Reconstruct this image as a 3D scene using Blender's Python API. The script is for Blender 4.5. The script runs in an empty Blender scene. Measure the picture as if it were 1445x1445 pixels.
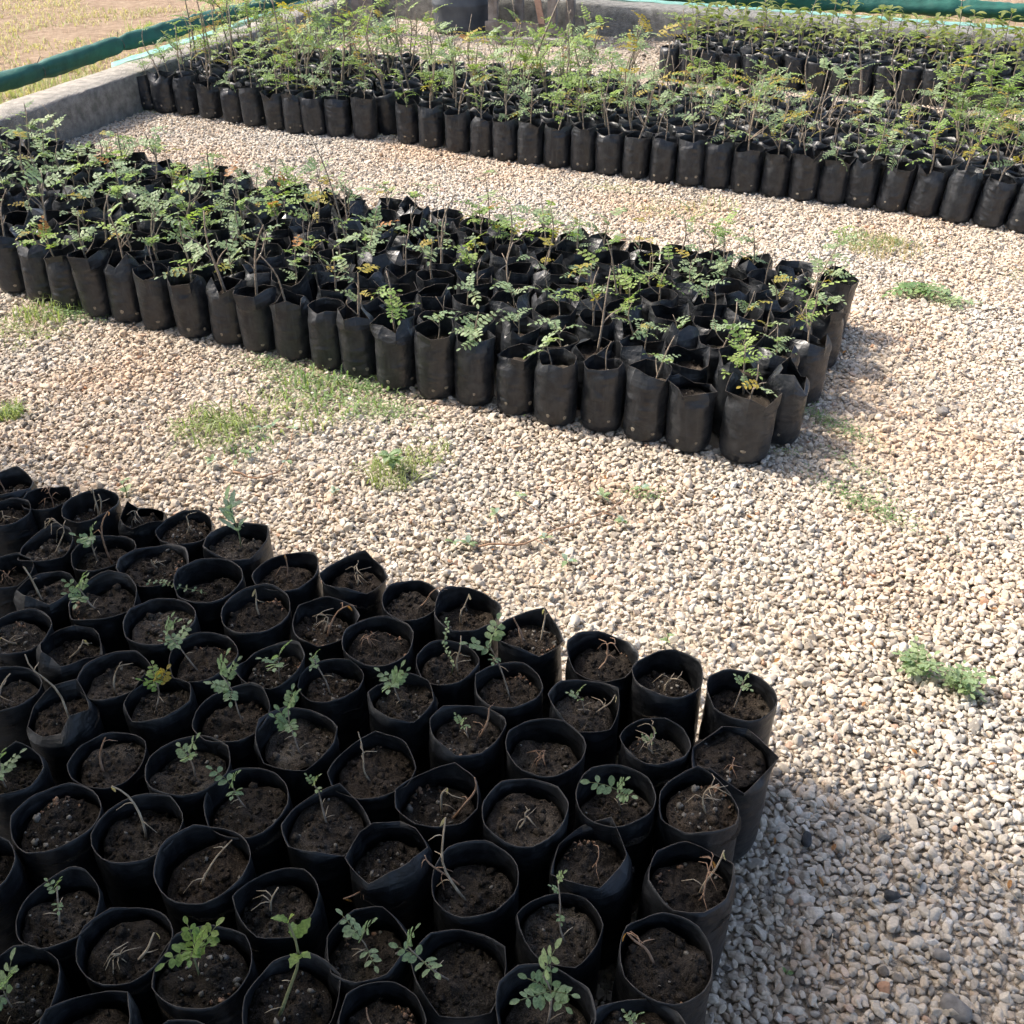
import bpy, bmesh, math, random
import numpy as np
from mathutils import Vector, Matrix, Euler, noise

R_ = math.radians
S = bpy.context.scene
COL = S.collection

# ------------------------------------------------------------------ camera
F_PX, PITCH, CAM_H = 1445.0, R_(35), 1.65
cam_d = bpy.data.cameras.new('camera')
cam_d.sensor_fit = 'HORIZONTAL'; cam_d.sensor_width = 36.0; cam_d.lens = 36.0
cam_d.clip_start = 0.05; cam_d.clip_end = 600
cam = bpy.data.objects.new('camera', cam_d); COL.objects.link(cam)
cam.location = (0, 0, CAM_H); cam.rotation_euler = (R_(90) - PITCH, 0, 0)
S.camera = cam

# ------------------------------------------------------------------ light
SUN_EL, SUN_AZ = R_(48), math.atan2(-0.92, 0.39)        # azimuth clockwise from +Y
SDIR = Vector((math.sin(SUN_AZ) * math.cos(SUN_EL), math.cos(SUN_AZ) * math.cos(SUN_EL), math.sin(SUN_EL)))
W = bpy.data.worlds.new('World'); S.world = W; W.use_nodes = True
wn = W.node_tree.nodes; wn.clear()
sky = wn.new('ShaderNodeTexSky'); sky.sky_type = 'NISHITA'; sky.sun_disc = False
sky.sun_elevation = SUN_EL; sky.sun_rotation = SUN_AZ; sky.air_density = 0.8; sky.dust_density = 4.0; sky.ozone_density = 0.8
bgn = wn.new('ShaderNodeBackground'); bgn.inputs[1].default_value = 0.15
won = wn.new('ShaderNodeOutputWorld')
W.node_tree.links.new(sky.outputs[0], bgn.inputs[0]); W.node_tree.links.new(bgn.outputs[0], won.inputs[0])
sun_d = bpy.data.lights.new('sun', 'SUN'); sun_d.energy = 2.5; sun_d.angle = R_(5.0); sun_d.color = (1.0, 0.93, 0.83)
sun = bpy.data.objects.new('sun', sun_d); COL.objects.link(sun)
sun.location = (-6, 5, 8); sun.rotation_euler = SDIR.to_track_quat('Z', 'Y').to_euler()
S.view_settings.view_transform = 'Standard'; S.view_settings.look = 'None'
S.view_settings.exposure = 1.2; S.view_settings.gamma = 1.0; S.view_settings.use_curve_mapping = False
S.render.engine = 'CYCLES'
S.cycles.transparent_max_bounces = 6; S.cycles.max_bounces = 5; S.cycles.use_adaptive_sampling = True; S.cycles.adaptive_threshold = 0.03; S.cycles.diffuse_bounces = 3; S.cycles.glossy_bounces = 2; S.cycles.transmission_bounces = 3

# ------------------------------------------------------------------ helpers
CP, SP = math.cos(PITCH), math.sin(PITCH)
def ray(x, y):
    u = (x - 722.5) / F_PX; v = (y - 722.5) / F_PX
    return Vector((u, CP - v * SP, -SP - v * CP))
def at_z(x, y, z=0.0):
    d = ray(x, y); t = (z - CAM_H) / d.z
    return Vector((d.x * t, d.y * t, z))
def at_y(x, y, Y):
    d = ray(x, y); t = Y / d.y
    return Vector((d.x * t, Y, CAM_H + d.z * t))
def depth(p):
    return p.y * CP - (p.z - CAM_H) * SP
def to_px(p):
    zc = depth(p); v = (-(p.z - CAM_H) * CP - p.y * SP) / zc
    return 722.5 + F_PX * p.x / zc, 722.5 + F_PX * v

def tag(o, label=None, cat=None, group=None, kind=None):
    if label: o['label'] = label
    if cat: o['category'] = cat
    if group: o['group'] = group
    if kind: o['kind'] = kind
    return o
def link(o, parent=None):
    COL.objects.link(o)
    if parent: o.parent = parent
    return o
def empty(name, loc=(0, 0, 0), rot=(0, 0, 0), scl=(1, 1, 1)):
    o = bpy.data.objects.new(name, None); o.empty_display_size = 0.05
    o.location = loc; o.rotation_euler = rot; o.scale = scl
    return link(o)

class MB:
    def __init__(s): s.v = []; s.f = []; s.m = []
    def add(s, vs, fs, mi=0):
        b = len(s.v); s.v.extend(vs)
        for f in fs: s.f.append(tuple(i + b for i in f)); s.m.append(mi)
    def mesh(s, name, mats, smooth=True):
        me = bpy.data.meshes.new(name)
        me.from_pydata([tuple(p) for p in s.v], [], s.f)
        for m in mats: me.materials.append(m)
        me.polygons.foreach_set('material_index', s.m)
        me.polygons.foreach_set('use_smooth', [smooth] * len(s.f))
        me.update()
        return me
    def build(s, name, mats, parent=None, smooth=True):
        return link(bpy.data.objects.new(name, s.mesh(name, mats, smooth)), parent)
    def box(s, c, size, mi=0, rotz=0.0):
        hx, hy, hz = size[0] / 2, size[1] / 2, size[2] / 2
        M = Matrix.Rotation(rotz, 3, 'Z'); c = Vector(c)
        vs = [c + M @ Vector((x, y, z)) for z in (-hz, hz) for x, y in ((-hx, -hy), (hx, -hy), (hx, hy), (-hx, hy))]
        s.add(vs, [(3, 2, 1, 0), (4, 5, 6, 7), (0, 1, 5, 4), (1, 2, 6, 5), (2, 3, 7, 6), (3, 0, 4, 7)], mi)
    def tube(s, pts, rad, n=5, mi=0, cap=True):
        vs, fs = [], []
        k = len(pts)
        for i, p in enumerate(pts):
            t = (pts[min(i + 1, k - 1)] - pts[max(i - 1, 0)])
            t = t.normalized() if t.length > 1e-9 else Vector((0, 0, 1))
            a = t.cross(Vector((0.31, 0.94, 0.13))); 
            if a.length < 1e-3: a = t.cross(Vector((1, 0, 0)))
            a.normalize(); b = t.cross(a)
            r = rad[i] if isinstance(rad, (list, tuple)) else rad
            for j in range(n):
                th = 2 * math.pi * j / n
                vs.append(p + a * (r * math.cos(th)) + b * (r * math.sin(th)))
        for i in range(k - 1):
            for j in range(n):
                j2 = (j + 1) % n
                fs.append((i * n + j, i * n + j2, (i + 1) * n + j2, (i + 1) * n + j))
        if cap:
            fs.append(tuple(range(n - 1, -1, -1))); fs.append(tuple((k - 1) * n + j for j in range(n)))
        s.add(vs, fs, mi)
    def inst(s, me_data, M, mi_map=None):
        v, f, m = me_data[:3]
        b = len(s.v); s.v.extend([M @ Vector(p) for p in v])
        for ff, mm in zip(f, m): s.f.append(tuple(i + b for i in ff)); s.m.append(mi_map[mm] if mi_map else mm)

ONES = ['', 'first', 'second', 'third', 'fourth', 'fifth', 'sixth', 'seventh', 'eighth', 'ninth', 'tenth', 'eleventh', 'twelfth',
        'thirteenth', 'fourteenth', 'fifteenth', 'sixteenth', 'seventeenth', 'eighteenth', 'nineteenth', 'twentieth']
def ordn(n):
    if n <= 20: return ONES[n]
    if n < 30: return 'twenty-' + ONES[n - 20]
    if n == 30: return 'thirtieth'
    return 'thirty-' + ONES[n - 30]

# ------------------------------------------------------------------ materials
def mat(name):
    m = bpy.data.materials.new(name); m.use_nodes = True
    nt = m.node_tree; nt.nodes.clear()
    out = nt.nodes.new('ShaderNodeOutputMaterial')
    return m, nt, out
def N(nt, t, **kw):
    n = nt.nodes.new(t)
    for k, v in kw.items():
        if hasattr(n, k) and not k.startswith('i_'): setattr(n, k, v)
    return n
def L(nt, a, b): nt.links.new(a, b)
def ramp(nt, fac, stops, interp='LINEAR'):
    r = nt.nodes.new('ShaderNodeValToRGB'); r.color_ramp.interpolation = interp
    e = r.color_ramp.elements
    while len(e) < len(stops): e.new(0.5)
    for k, (p, c) in enumerate(stops):
        e[k].position = p; e[k].color = (*c, 1)
    L(nt, fac, r.inputs[0]); return r
def noise_n(nt, vec, scale, detail=4, rough=0.55):
    n = nt.nodes.new('ShaderNodeTexNoise'); n.inputs['Scale'].default_value = scale
    n.inputs['Detail'].default_value = detail; n.inputs['Roughness'].default_value = rough
    L(nt, vec, n.inputs['Vector']); return n
def bump(nt, h, strength, dist=0.002):
    b = nt.nodes.new('ShaderNodeBump'); b.inputs['Strength'].default_value = strength; b.inputs['Distance'].default_value = dist
    L(nt, h, b.inputs['Height']); return b
def mixc(nt, fac, a, b, mode='MIX'):
    m = nt.nodes.new('ShaderNodeMix'); m.data_type = 'RGBA'; m.blend_type = mode
    for sock, val in ((m.inputs[0], fac), (m.inputs[6], a), (m.inputs[7], b)):
        if isinstance(val, (int, float)): sock.default_value = val
        elif isinstance(val, tuple): sock.default_value = (*val, 1)
        else: L(nt, val, sock)
    return m.outputs[2]
def geo_pos(nt): return nt.nodes.new('ShaderNodeNewGeometry').outputs['Position']
def obj_co(nt): return nt.nodes.new('ShaderNodeTexCoord').outputs['Object']
def obj_rand(nt): return nt.nodes.new('ShaderNodeObjectInfo').outputs['Random']

def simple(name, c1, c2, scale=40, rough=0.8, bstr=0.3, bdist=0.002, spec=0.3, world=True, bscale=None):
    m, nt, out = mat(name); p = geo_pos(nt) if world else obj_co(nt)
    n1 = noise_n(nt, p, scale, 3); r = ramp(nt, n1.outputs[0], [(0.32, c1), (0.68, c2)])
    n2 = noise_n(nt, p, bscale or scale * 3, 3)
    b = bump(nt, n2.outputs[0], bstr, bdist)
    bs = nt.nodes.new('ShaderNodeBsdfPrincipled'); bs.inputs['Roughness'].default_value = rough
    bs.inputs['Specular IOR Level'].default_value = spec
    L(nt, r.outputs[0], bs.inputs['Base Color']); L(nt, b.outputs[0], bs.inputs['Normal'])
    L(nt, bs.outputs[0], out.inputs[0]); return m

def plastic_mat(name, base, dust_amt, rough):
    m, nt, out = mat(name); p = geo_pos(nt)
    n1 = noise_n(nt, p, 26, 3, 0.6); n2 = noise_n(nt, p, 170, 2)
    sx = nt.nodes.new('ShaderNodeMapping'); sx.inputs['Scale'].default_value = (60, 60, 9); L(nt, p, sx.inputs[0])
    n3 = noise_n(nt, sx.outputs[0], 1.0, 3, 0.6)
    f1 = ramp(nt, n1.outputs[0], [(0.42, (0, 0, 0)), (0.78, (1, 1, 1))])
    f2 = ramp(nt, n3.outputs[0], [(0.5, (0, 0, 0)), (0.8, (1, 1, 1))])
    mx = nt.nodes.new('ShaderNodeMath'); mx.operation = 'MAXIMUM'; L(nt, f1.outputs[0], mx.inputs[0]); L(nt, f2.outputs[0], mx.inputs[1])
    mm = nt.nodes.new('ShaderNodeMath'); mm.operation = 'MULTIPLY'; mm.inputs[1].default_value = dust_amt; L(nt, mx.outputs[0], mm.inputs[0])
    c = mixc(nt, mm.outputs[0], base, (0.112, 0.113, 0.114))
    bs = nt.nodes.new('ShaderNodeBsdfPrincipled')
    L(nt, c, bs.inputs['Base Color'])
    rr = nt.nodes.new('ShaderNodeMapRange'); rr.inputs[3].default_value = rough; rr.inputs[4].default_value = rough + 0.25
    L(nt, mx.outputs[0], rr.inputs[0]); L(nt, rr.outputs[0], bs.inputs['Roughness'])
    bs.inputs['Specular IOR Level'].default_value = 0.42
    mp = nt.nodes.new('ShaderNodeMapping'); mp.inputs['Scale'].default_value = (1, 1, 2.2); L(nt, p, mp.inputs[0])
    n4 = noise_n(nt, mp.outputs[0], 38, 3, 0.62); b1 = bump(nt, n4.outputs[0], 0.55, 0.004)
    n5 = noise_n(nt, mp.outputs[0], 17, 2, 0.5); n5.noise_type = 'RIDGED_MULTIFRACTAL'; n5.normalize = False
    b3 = bump(nt, n5.outputs[0], 0.8, 0.008); L(nt, b1.outputs[0], b3.inputs['Normal'])
    b2 = bump(nt, n2.outputs[0], 0.2, 0.001); L(nt, b3.outputs[0], b2.inputs['Normal'])
    L(nt, b2.outputs[0], bs.inputs['Normal']); L(nt, bs.outputs[0], out.inputs[0]); return m

M_BAG = plastic_mat('black_polythene', (0.0088, 0.0098, 0.0115), 0.26, 0.36)
M_BAGD = plastic_mat('dusty_black_polythene', (0.015, 0.0172, 0.0205), 0.34, 0.29)
M_RIM = simple('lit_dusty_bag_edge', (0.035, 0.03, 0.027), (0.10, 0.085, 0.07), 120, 0.7)  # paler lip: light caught along the rim is painted in, together with dust
M_HOLE = simple('dried_mud_spot', (0.16, 0.13, 0.09), (0.36, 0.32, 0.25), 300, 0.9)

def soil_mat(name, dark, light):
    m, nt, out = mat(name); p = geo_pos(nt)
    n1 = noise_n(nt, p, 60, 4, 0.65); n2 = noise_n(nt, p, 420, 2, 0.6); n3 = noise_n(nt, p, 9, 2)
    c1 = ramp(nt, n1.outputs[0], [(0.3, dark), (0.7, light)])
    f3 = ramp(nt, n3.outputs[0], [(0.55, (0, 0, 0)), (0.75, (1, 1, 1))])
    c = mixc(nt, f3.outputs[0], c1.outputs[0], (0.115, 0.102, 0.086))
    f4 = ramp(nt, n2.outputs[0], [(0.35, (0.45, 0.45, 0.45)), (0.75, (1.5, 1.45, 1.4))])
    c = mixc(nt, 1.0, c, f4.outputs[0], 'MULTIPLY')
    fr = ramp(nt, obj_rand(nt), [(0.0, (0.72, 0.70, 0.68)), (0.35, (0.95, 0.94, 0.93)), (0.6, (1.12, 1.02, 0.92)), (0.8, (1.3, 1.3, 1.28)), (1.0, (1.65, 1.62, 1.58))])
    c = mixc(nt, 1.0, c, fr.outputs[0], 'MULTIPLY')
    b = bump(nt, n2.outputs[0], 0.8, 0.003); b2 = bump(nt, n1.outputs[0], 0.8, 0.008); L(nt, b.outputs[0], b2.inputs['Normal'])
    bs = nt.nodes.new('ShaderNodeBsdfPrincipled'); bs.inputs['Roughness'].default_value = 0.95; bs.inputs['Specular IOR Level'].default_value = 0.15
    L(nt, c, bs.inputs['Base Color']); L(nt, b2.outputs[0], bs.inputs['Normal']); L(nt, bs.outputs[0], out.inputs[0]); return m
M_SOIL = soil_mat('potting_soil', (0.030, 0.0255, 0.0215), (0.078, 0.066, 0.055))
M_LITTER = simple('reddish_soil_crumbs', (0.20, 0.11, 0.07), (0.38, 0.24, 0.15), 160, 0.95)
M_CHIP = simple('pale_soil_chips', (0.13, 0.118, 0.10), (0.30, 0.275, 0.235), 160, 0.9)

def leaf_mat(name, stops, rough=0.5):
    m, nt, out = mat(name); p = geo_pos(nt)
    n1 = noise_n(nt, p, 22, 1); n2 = noise_n(nt, p, 300, 1)
    ad = nt.nodes.new('ShaderNodeMath'); ad.operation = 'MULTIPLY_ADD'; ad.inputs[1].default_value = 0.45
    L(nt, obj_rand(nt), ad.inputs[0])
    sc = nt.nodes.new('ShaderNodeMath'); sc.operation = 'MULTIPLY'; sc.inputs[1].default_value = 0.6; L(nt, n1.outputs[0], sc.inputs[0])
    L(nt, sc.outputs[0], ad.inputs[2])
    r = ramp(nt, ad.outputs[0], stops)
    f2 = ramp(nt, n2.outputs[0], [(0.3, (0.7, 0.7, 0.7)), (0.7, (1.25, 1.25, 1.2))])
    c = mixc(nt, 1.0, r.outputs[0], f2.outputs[0], 'MULTIPLY')
    bs = nt.nodes.new('ShaderNodeBsdfPrincipled'); bs.inputs['Roughness'].default_value = rough; bs.inputs['Specular IOR Level'].default_value = 0.35
    L(nt, c, bs.inputs['Base Color'])
    b = bump(nt, n2.outputs[0], 0.25, 0.001); L(nt, b.outputs[0], bs.inputs['Normal'])
    tr = nt.nodes.new('ShaderNodeBsdfTranslucent')
    ct = mixc(nt, 1.0, c, (1.25, 1.35, 0.7), 'MULTIPLY'); L(nt, ct, tr.inputs[0])
    mx = nt.nodes.new('ShaderNodeMixShader'); mx.inputs[0].default_value = 0.40
    L(nt, bs.outputs[0], mx.inputs[1]); L(nt, tr.outputs[0], mx.inputs[2]); L(nt, mx.outputs[0], out.inputs[0]); return m
M_LEAF_DUSTY = leaf_mat('dusty_grey_green_leaf', [(0.1, (0.18, 0.265, 0.15)), (0.45, (0.25, 0.345, 0.19)), (0.8, (0.34, 0.42, 0.24)), (1.0, (0.40, 0.43, 0.17))])
M_LEAF_GREEN = leaf_mat('fresh_green_leaf', [(0.1, (0.14, 0.24, 0.07)), (0.45, (0.21, 0.32, 0.09)), (0.8, (0.31, 0.39, 0.12)), (1.0, (0.42, 0.42, 0.11))])
M_LEAF_PALE = leaf_mat('pale_blue_green_leaf', [(0.1, (0.2, 0.3, 0.25)), (0.5, (0.3, 0.4, 0.34)), (1.0, (0.36, 0.44, 0.36))])
M_LEAF_YEL = leaf_mat('yellowing_leaf', [(0.1, (0.24, 0.23, 0.05)), (0.5, (0.36, 0.3, 0.06)), (1.0, (0.4, 0.26, 0.05))])
M_LEAF_RUST = leaf_mat('rusty_dying_leaf', [(0.1, (0.25, 0.12, 0.05)), (0.5, (0.36, 0.17, 0.06)), (1.0, (0.42, 0.2, 0.06))])
M_LEAF_BROAD = leaf_mat('broad_olive_leaf', [(0.1, (0.09, 0.12, 0.05)), (0.4, (0.14, 0.19, 0.06)), (0.75, (0.24, 0.27, 0.08)), (1.0, (0.26, 0.17, 0.09))])
M_STEM = simple('grey_brown_stem', (0.19, 0.15, 0.11), (0.38, 0.31, 0.24), 90, 0.85)
M_STEMG = simple('green_stem', (0.13, 0.15, 0.07), (0.25, 0.26, 0.13), 90, 0.7)
M_DRY = simple('dry_straw_twig', (0.30, 0.23, 0.155), (0.56, 0.46, 0.33), 60, 0.85)
M_DRYR = simple('dry_red_twig', (0.26, 0.15, 0.09), (0.46, 0.30, 0.20), 60, 0.85)
M_GRASS = leaf_mat('grass_blade', [(0.1, (0.19, 0.27, 0.10)), (0.5, (0.27, 0.33, 0.13)), (1.0, (0.38, 0.40, 0.2))])
M_GRASSC = leaf_mat('creeping_weed_green', [(0.1, (0.14, 0.25, 0.12)), (0.5, (0.20, 0.31, 0.13)), (1.0, (0.31, 0.38, 0.17))])
M_STRAW = leaf_mat('dry_grass_blade', [(0.1, (0.36, 0.29, 0.17)), (0.5, (0.48, 0.40, 0.25)), (1.0, (0.42, 0.40, 0.2))])
M_CONC = simple('cast_concrete', (0.15, 0.148, 0.135), (0.29, 0.285, 0.26), 22, 0.95, 1.0, 0.012, 0.2, True, 120)
M_CONC2 = simple('dusty_concrete', (0.24, 0.225, 0.195), (0.42, 0.385, 0.33), 18, 0.95, 0.9, 0.012, 0.2, True, 110)
M_FIELD = simple('dry_dirt', (0.25, 0.175, 0.115), (0.42, 0.315, 0.22), 16, 0.97, 1.0, 0.02, 0.1, True, 90)
M_BED = simple('gravel_dust', (0.32, 0.265, 0.205), (0.46, 0.39, 0.31), 20, 0.97, 1.0, 0.01, 0.1, True, 160)
M_WOOD = simple('weathered_timber', (0.17, 0.14, 0.115), (0.33, 0.29, 0.25), 16, 0.9, 0.6, 0.004)
M_WOODR = simple('reddish_timber', (0.32, 0.19, 0.13), (0.5, 0.33, 0.24), 14, 0.9, 0.5, 0.004)
M_DRUM = simple('grey_blue_plastic', (0.05, 0.058, 0.068), (0.10, 0.11, 0.12), 6, 0.6, 0.2, 0.004, 0.4)
M_STRING = simple('tie_string', (0.04, 0.04, 0.035), (0.2, 0.2, 0.18), 40, 0.9)

def net_mat(name, c1, c2, transp, transl):
    m, nt, out = mat(name); p = geo_pos(nt)
    n = noise_n(nt, p, 12, 5); r = ramp(nt, n.outputs[0], [(0.3, c1), (0.7, c2)])
    n2 = noise_n(nt, p, 45, 5); b = bump(nt, n2.outputs[0], 0.6, 0.006)
    d = nt.nodes.new('ShaderNodeBsdfPrincipled'); d.inputs['Roughness'].default_value = 0.65
    L(nt, r.outputs[0], d.inputs['Base Color']); L(nt, b.outputs[0], d.inputs['Normal'])
    tl = nt.nodes.new('ShaderNodeBsdfTranslucent'); L(nt, r.outputs[0], tl.inputs[0])
    tp = nt.nodes.new('ShaderNodeBsdfTransparent')
    m1 = nt.nodes.new('ShaderNodeMixShader'); m1.inputs[0].default_value = transl
    m2 = nt.nodes.new('ShaderNodeMixShader'); m2.inputs[0].default_value = transp
    L(nt, d.outputs[0], m1.inputs[1]); L(nt, tl.outputs[0], m1.inputs[2])
    L(nt, m1.outputs[0], m2.inputs[1]); L(nt, tp.outputs[0], m2.inputs[2]); L(nt, m2.outputs[0], out.inputs[0]); return m
M_NET = net_mat('green_shade_net', (0.006, 0.07, 0.052), (0.014, 0.115, 0.083), 0.0, 0.0)
M_SKIRT = net_mat('thin_green_net', (0.30, 0.66, 0.58), (0.5, 0.80, 0.72), 0.05, 0.55)
M_ROOF = net_mat('black_green_roof_net', (0.02, 0.05, 0.035), (0.03, 0.08, 0.05), 0.1, 0.1)

def stone_mat():
    m, nt, out = mat('limestone_gravel')
    oi = nt.nodes.new('ShaderNodeObjectInfo'); p = geo_pos(nt)
    r = ramp(nt, oi.outputs['Random'], [(0.0, (0.11, 0.10, 0.09)), (0.025, (0.26, 0.23, 0.195)), (0.14, (0.46, 0.40, 0.325)), (0.34, (0.56, 0.485, 0.39)),
                                        (0.52, (0.61, 0.53, 0.43)), (0.66, (0.52, 0.48, 0.42)), (0.80, (0.54, 0.42, 0.31)), (0.9, (0.66, 0.585, 0.485)), (0.975, (0.70, 0.64, 0.56)), (1.0, (0.42, 0.25, 0.16))])
    n0 = noise_n(nt, p, 1.15, 2, 0.6)
    t0 = ramp(nt, n0.outputs[0], [(0.33, (0.96, 1.0, 1.045)), (0.52, (1.0, 0.99, 0.975)), (0.72, (1.01, 0.89, 0.79))])
    c = mixc(nt, 1.0, r.outputs[0], t0.outputs[0], 'MULTIPLY')
    n1 = noise_n(nt, p, 170, 2, 0.6)
    t1 = ramp(nt, n1.outputs[0], [(0.3, (0.76, 0.75, 0.74)), (0.7, (1.14, 1.14, 1.13))])
    c = mixc(nt, 1.0, c, t1.outputs[0], 'MULTIPLY')
    b = bump(nt, n1.outputs[0], 0.35, 0.002)
    bs = nt.nodes.new('ShaderNodeBsdfPrincipled'); bs.inputs['Roughness'].default_value = 0.85; bs.inputs['Specular IOR Level'].default_value = 0.25
    L(nt, c, bs.inputs['Base Color']); L(nt, b.outputs[0], bs.inputs['Normal']); L(nt, bs.outputs[0], out.inputs[0]); return m
M_STONE = stone_mat()

# ------------------------------------------------------------------ the place: lines on the ground
LW_A, LW_D = Vector((-2.727, 5.664, 0)), Vector((0.318, 0.948, 0)).normalized()      # inner face of the left wall
BW_A, BW_D = Vector((1.079, 9.155, 0)), Vector((0.9055, -0.4243, 0)).normalized()    # inner face of the back wall
def isect(a, d, b, e):
    den = d.x * e.y - d.y * e.x; w = b - a
    return a + d * ((w.x * e.y - w.y * e.x) / den)
CORNER = isect(LW_A, LW_D, BW_A, BW_D)
LW_N = Vector((-LW_D.y, LW_D.x, 0))     # outwards (left)
BW_N = Vector((-BW_D.y, BW_D.x, 0))     # outwards (back)
WALL_H = 0.23

def sheet(name, pts, z, m):
    me = bpy.data.meshes.new(name); me.from_pydata([(p[0], p[1], z) for p in pts], [], [tuple(range(len(pts)))])
    me.materials.append(m); me.update()
    return tag(link(bpy.data.objects.new(name, me)), kind='structure')
g = sheet('ground', [(-250, -250), (250, -250), (250, 250), (-250, 250)], -0.035, M_FIELD)
lw0 = LW_A - LW_D * 9; bw1 = BW_A + BW_D * 6.5
sheet('gravel_bed', [(lw0 - LW_N * 0)[:2], (3.5, -3.5), (bw1)[:2], CORNER[:2]], -0.006, M_BED)

def wall(name, a, d, n, length, thick, h, label, seed, mtop):
    rng = random.Random(seed); mb = MB(); k = int(length / 0.09)
    prof = [(0.0, -0.04), (0.0, h * 0.35), (0.004, h * 0.7), (0.006, h - 0.012), (0.016, h), (thick * 0.5, h + 0.004), (thick - 0.015, h - 0.002), (thick, h - 0.015), (thick, -0.04)]
    vs, fs, P = [], [], len(prof)
    for i in range(k + 1):
        s = length * i / k
        for j, (o, z) in enumerate(prof):
            q = a + d * s + n * o
            jit = 0.007 if 0 < j < P - 1 else 0
            nz = noise.noise(Vector((s * 3.1, j * 2.2, seed))) * 0.008 + rng.uniform(-jit, jit) * 0.5
            vs.append(Vector((q.x, q.y, z + nz)) + n * (rng.uniform(-jit, jit) * 0.6))
    for i in range(k):
        for j in range(P - 1):
            fs.append((i * P + j, (i + 1) * P + j, (i + 1) * P + j + 1, i * P + j + 1))
    fs.append(tuple(range(P))); fs.append(tuple(k * P + j for j in range(P - 1, -1, -1)))
    mb.add(vs, fs)
    me = mb.mesh(name, [M_CONC, mtop], True)
    top = [5, 4]
    for pi, pl in enumerate(me.polygons):
        if pi < k * (P - 1) and pi % (P - 1) in (3, 4, 5): pl.material_index = 1
    return tag(link(bpy.data.objects.new(name, me)), label, 'wall')
# left wall runs to the corner; back wall starts past its thickness so that the two butt end to end
wall('concrete_wall', lw0, LW_D, LW_N, (CORNER - lw0).length - 0.002, 0.27, WALL_H, 'low grey concrete wall at the left under the rolled green net', 3, M_CONC2)
wall('concrete_wall', CORNER - BW_D * 0.3, BW_D, BW_N, 7.2, 0.33, WALL_H, 'low grey concrete wall at the back behind the broad-leaved seedlings', 8, M_CONC)

# ------------------------------------------------------------------ shade net roof (overhead, throws the shade on the nearest block)
def roof():
    off = Vector((SDIR.x, SDIR.y, 0)) / SDIR.z
    a, b = at_z(-60, 640, 0), at_z(1445, 1225, 0)
    d = (b - a).normalized(); nrm = Vector((d.y, -d.x, 0))
    if nrm.y > 0: nrm = -nrm
    z = 2.5; mb = MB(); vs, fs = [], []
    nu, nv = 60, 24
    for i in range(nu + 1):
        for j in range(nv + 1):
            q = a + d * (-4.5 + 11 * i / nu) + nrm * (5.0 * j / nv) + off * z
            edge = (0.03 * math.sin(i * 0.9) + 0.03 * math.sin(i * 0.37 + 1)) if j == 0 else 0
            sag = -0.10 * math.sin(math.pi * ((i / nu * 4) % 1)) * math.sin(math.pi * min(1, j / nv))
            vs.append(Vector((q.x, q.y, z + sag)) + nrm * edge)
    for i in range(nu):
        for j in range(nv):
            fs.append((i * (nv + 1) + j, (i + 1) * (nv + 1) + j, (i + 1) * (nv + 1) + j + 1, i * (nv + 1) + j + 1))
    mb.add(vs, fs)
    e = empty('shade_net_roof', vs[0]); inv = -Vector(vs[0])
    mb.v = [p + inv for p in mb.v]
    mb.build('net', [M_ROOF], e)
    wires = MB()
    for j in (0, nv):
        wires.tube([vs[i * (nv + 1) + j] + inv + Vector((0, 0, 0.006)) for i in range(nu + 1)], 0.004, 5)
    wires.build('edge_wire', [M_STRING], e)
    tag(e, 'dark green shade net stretched overhead above the nearest bags', 'shade net')
roof()

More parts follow.
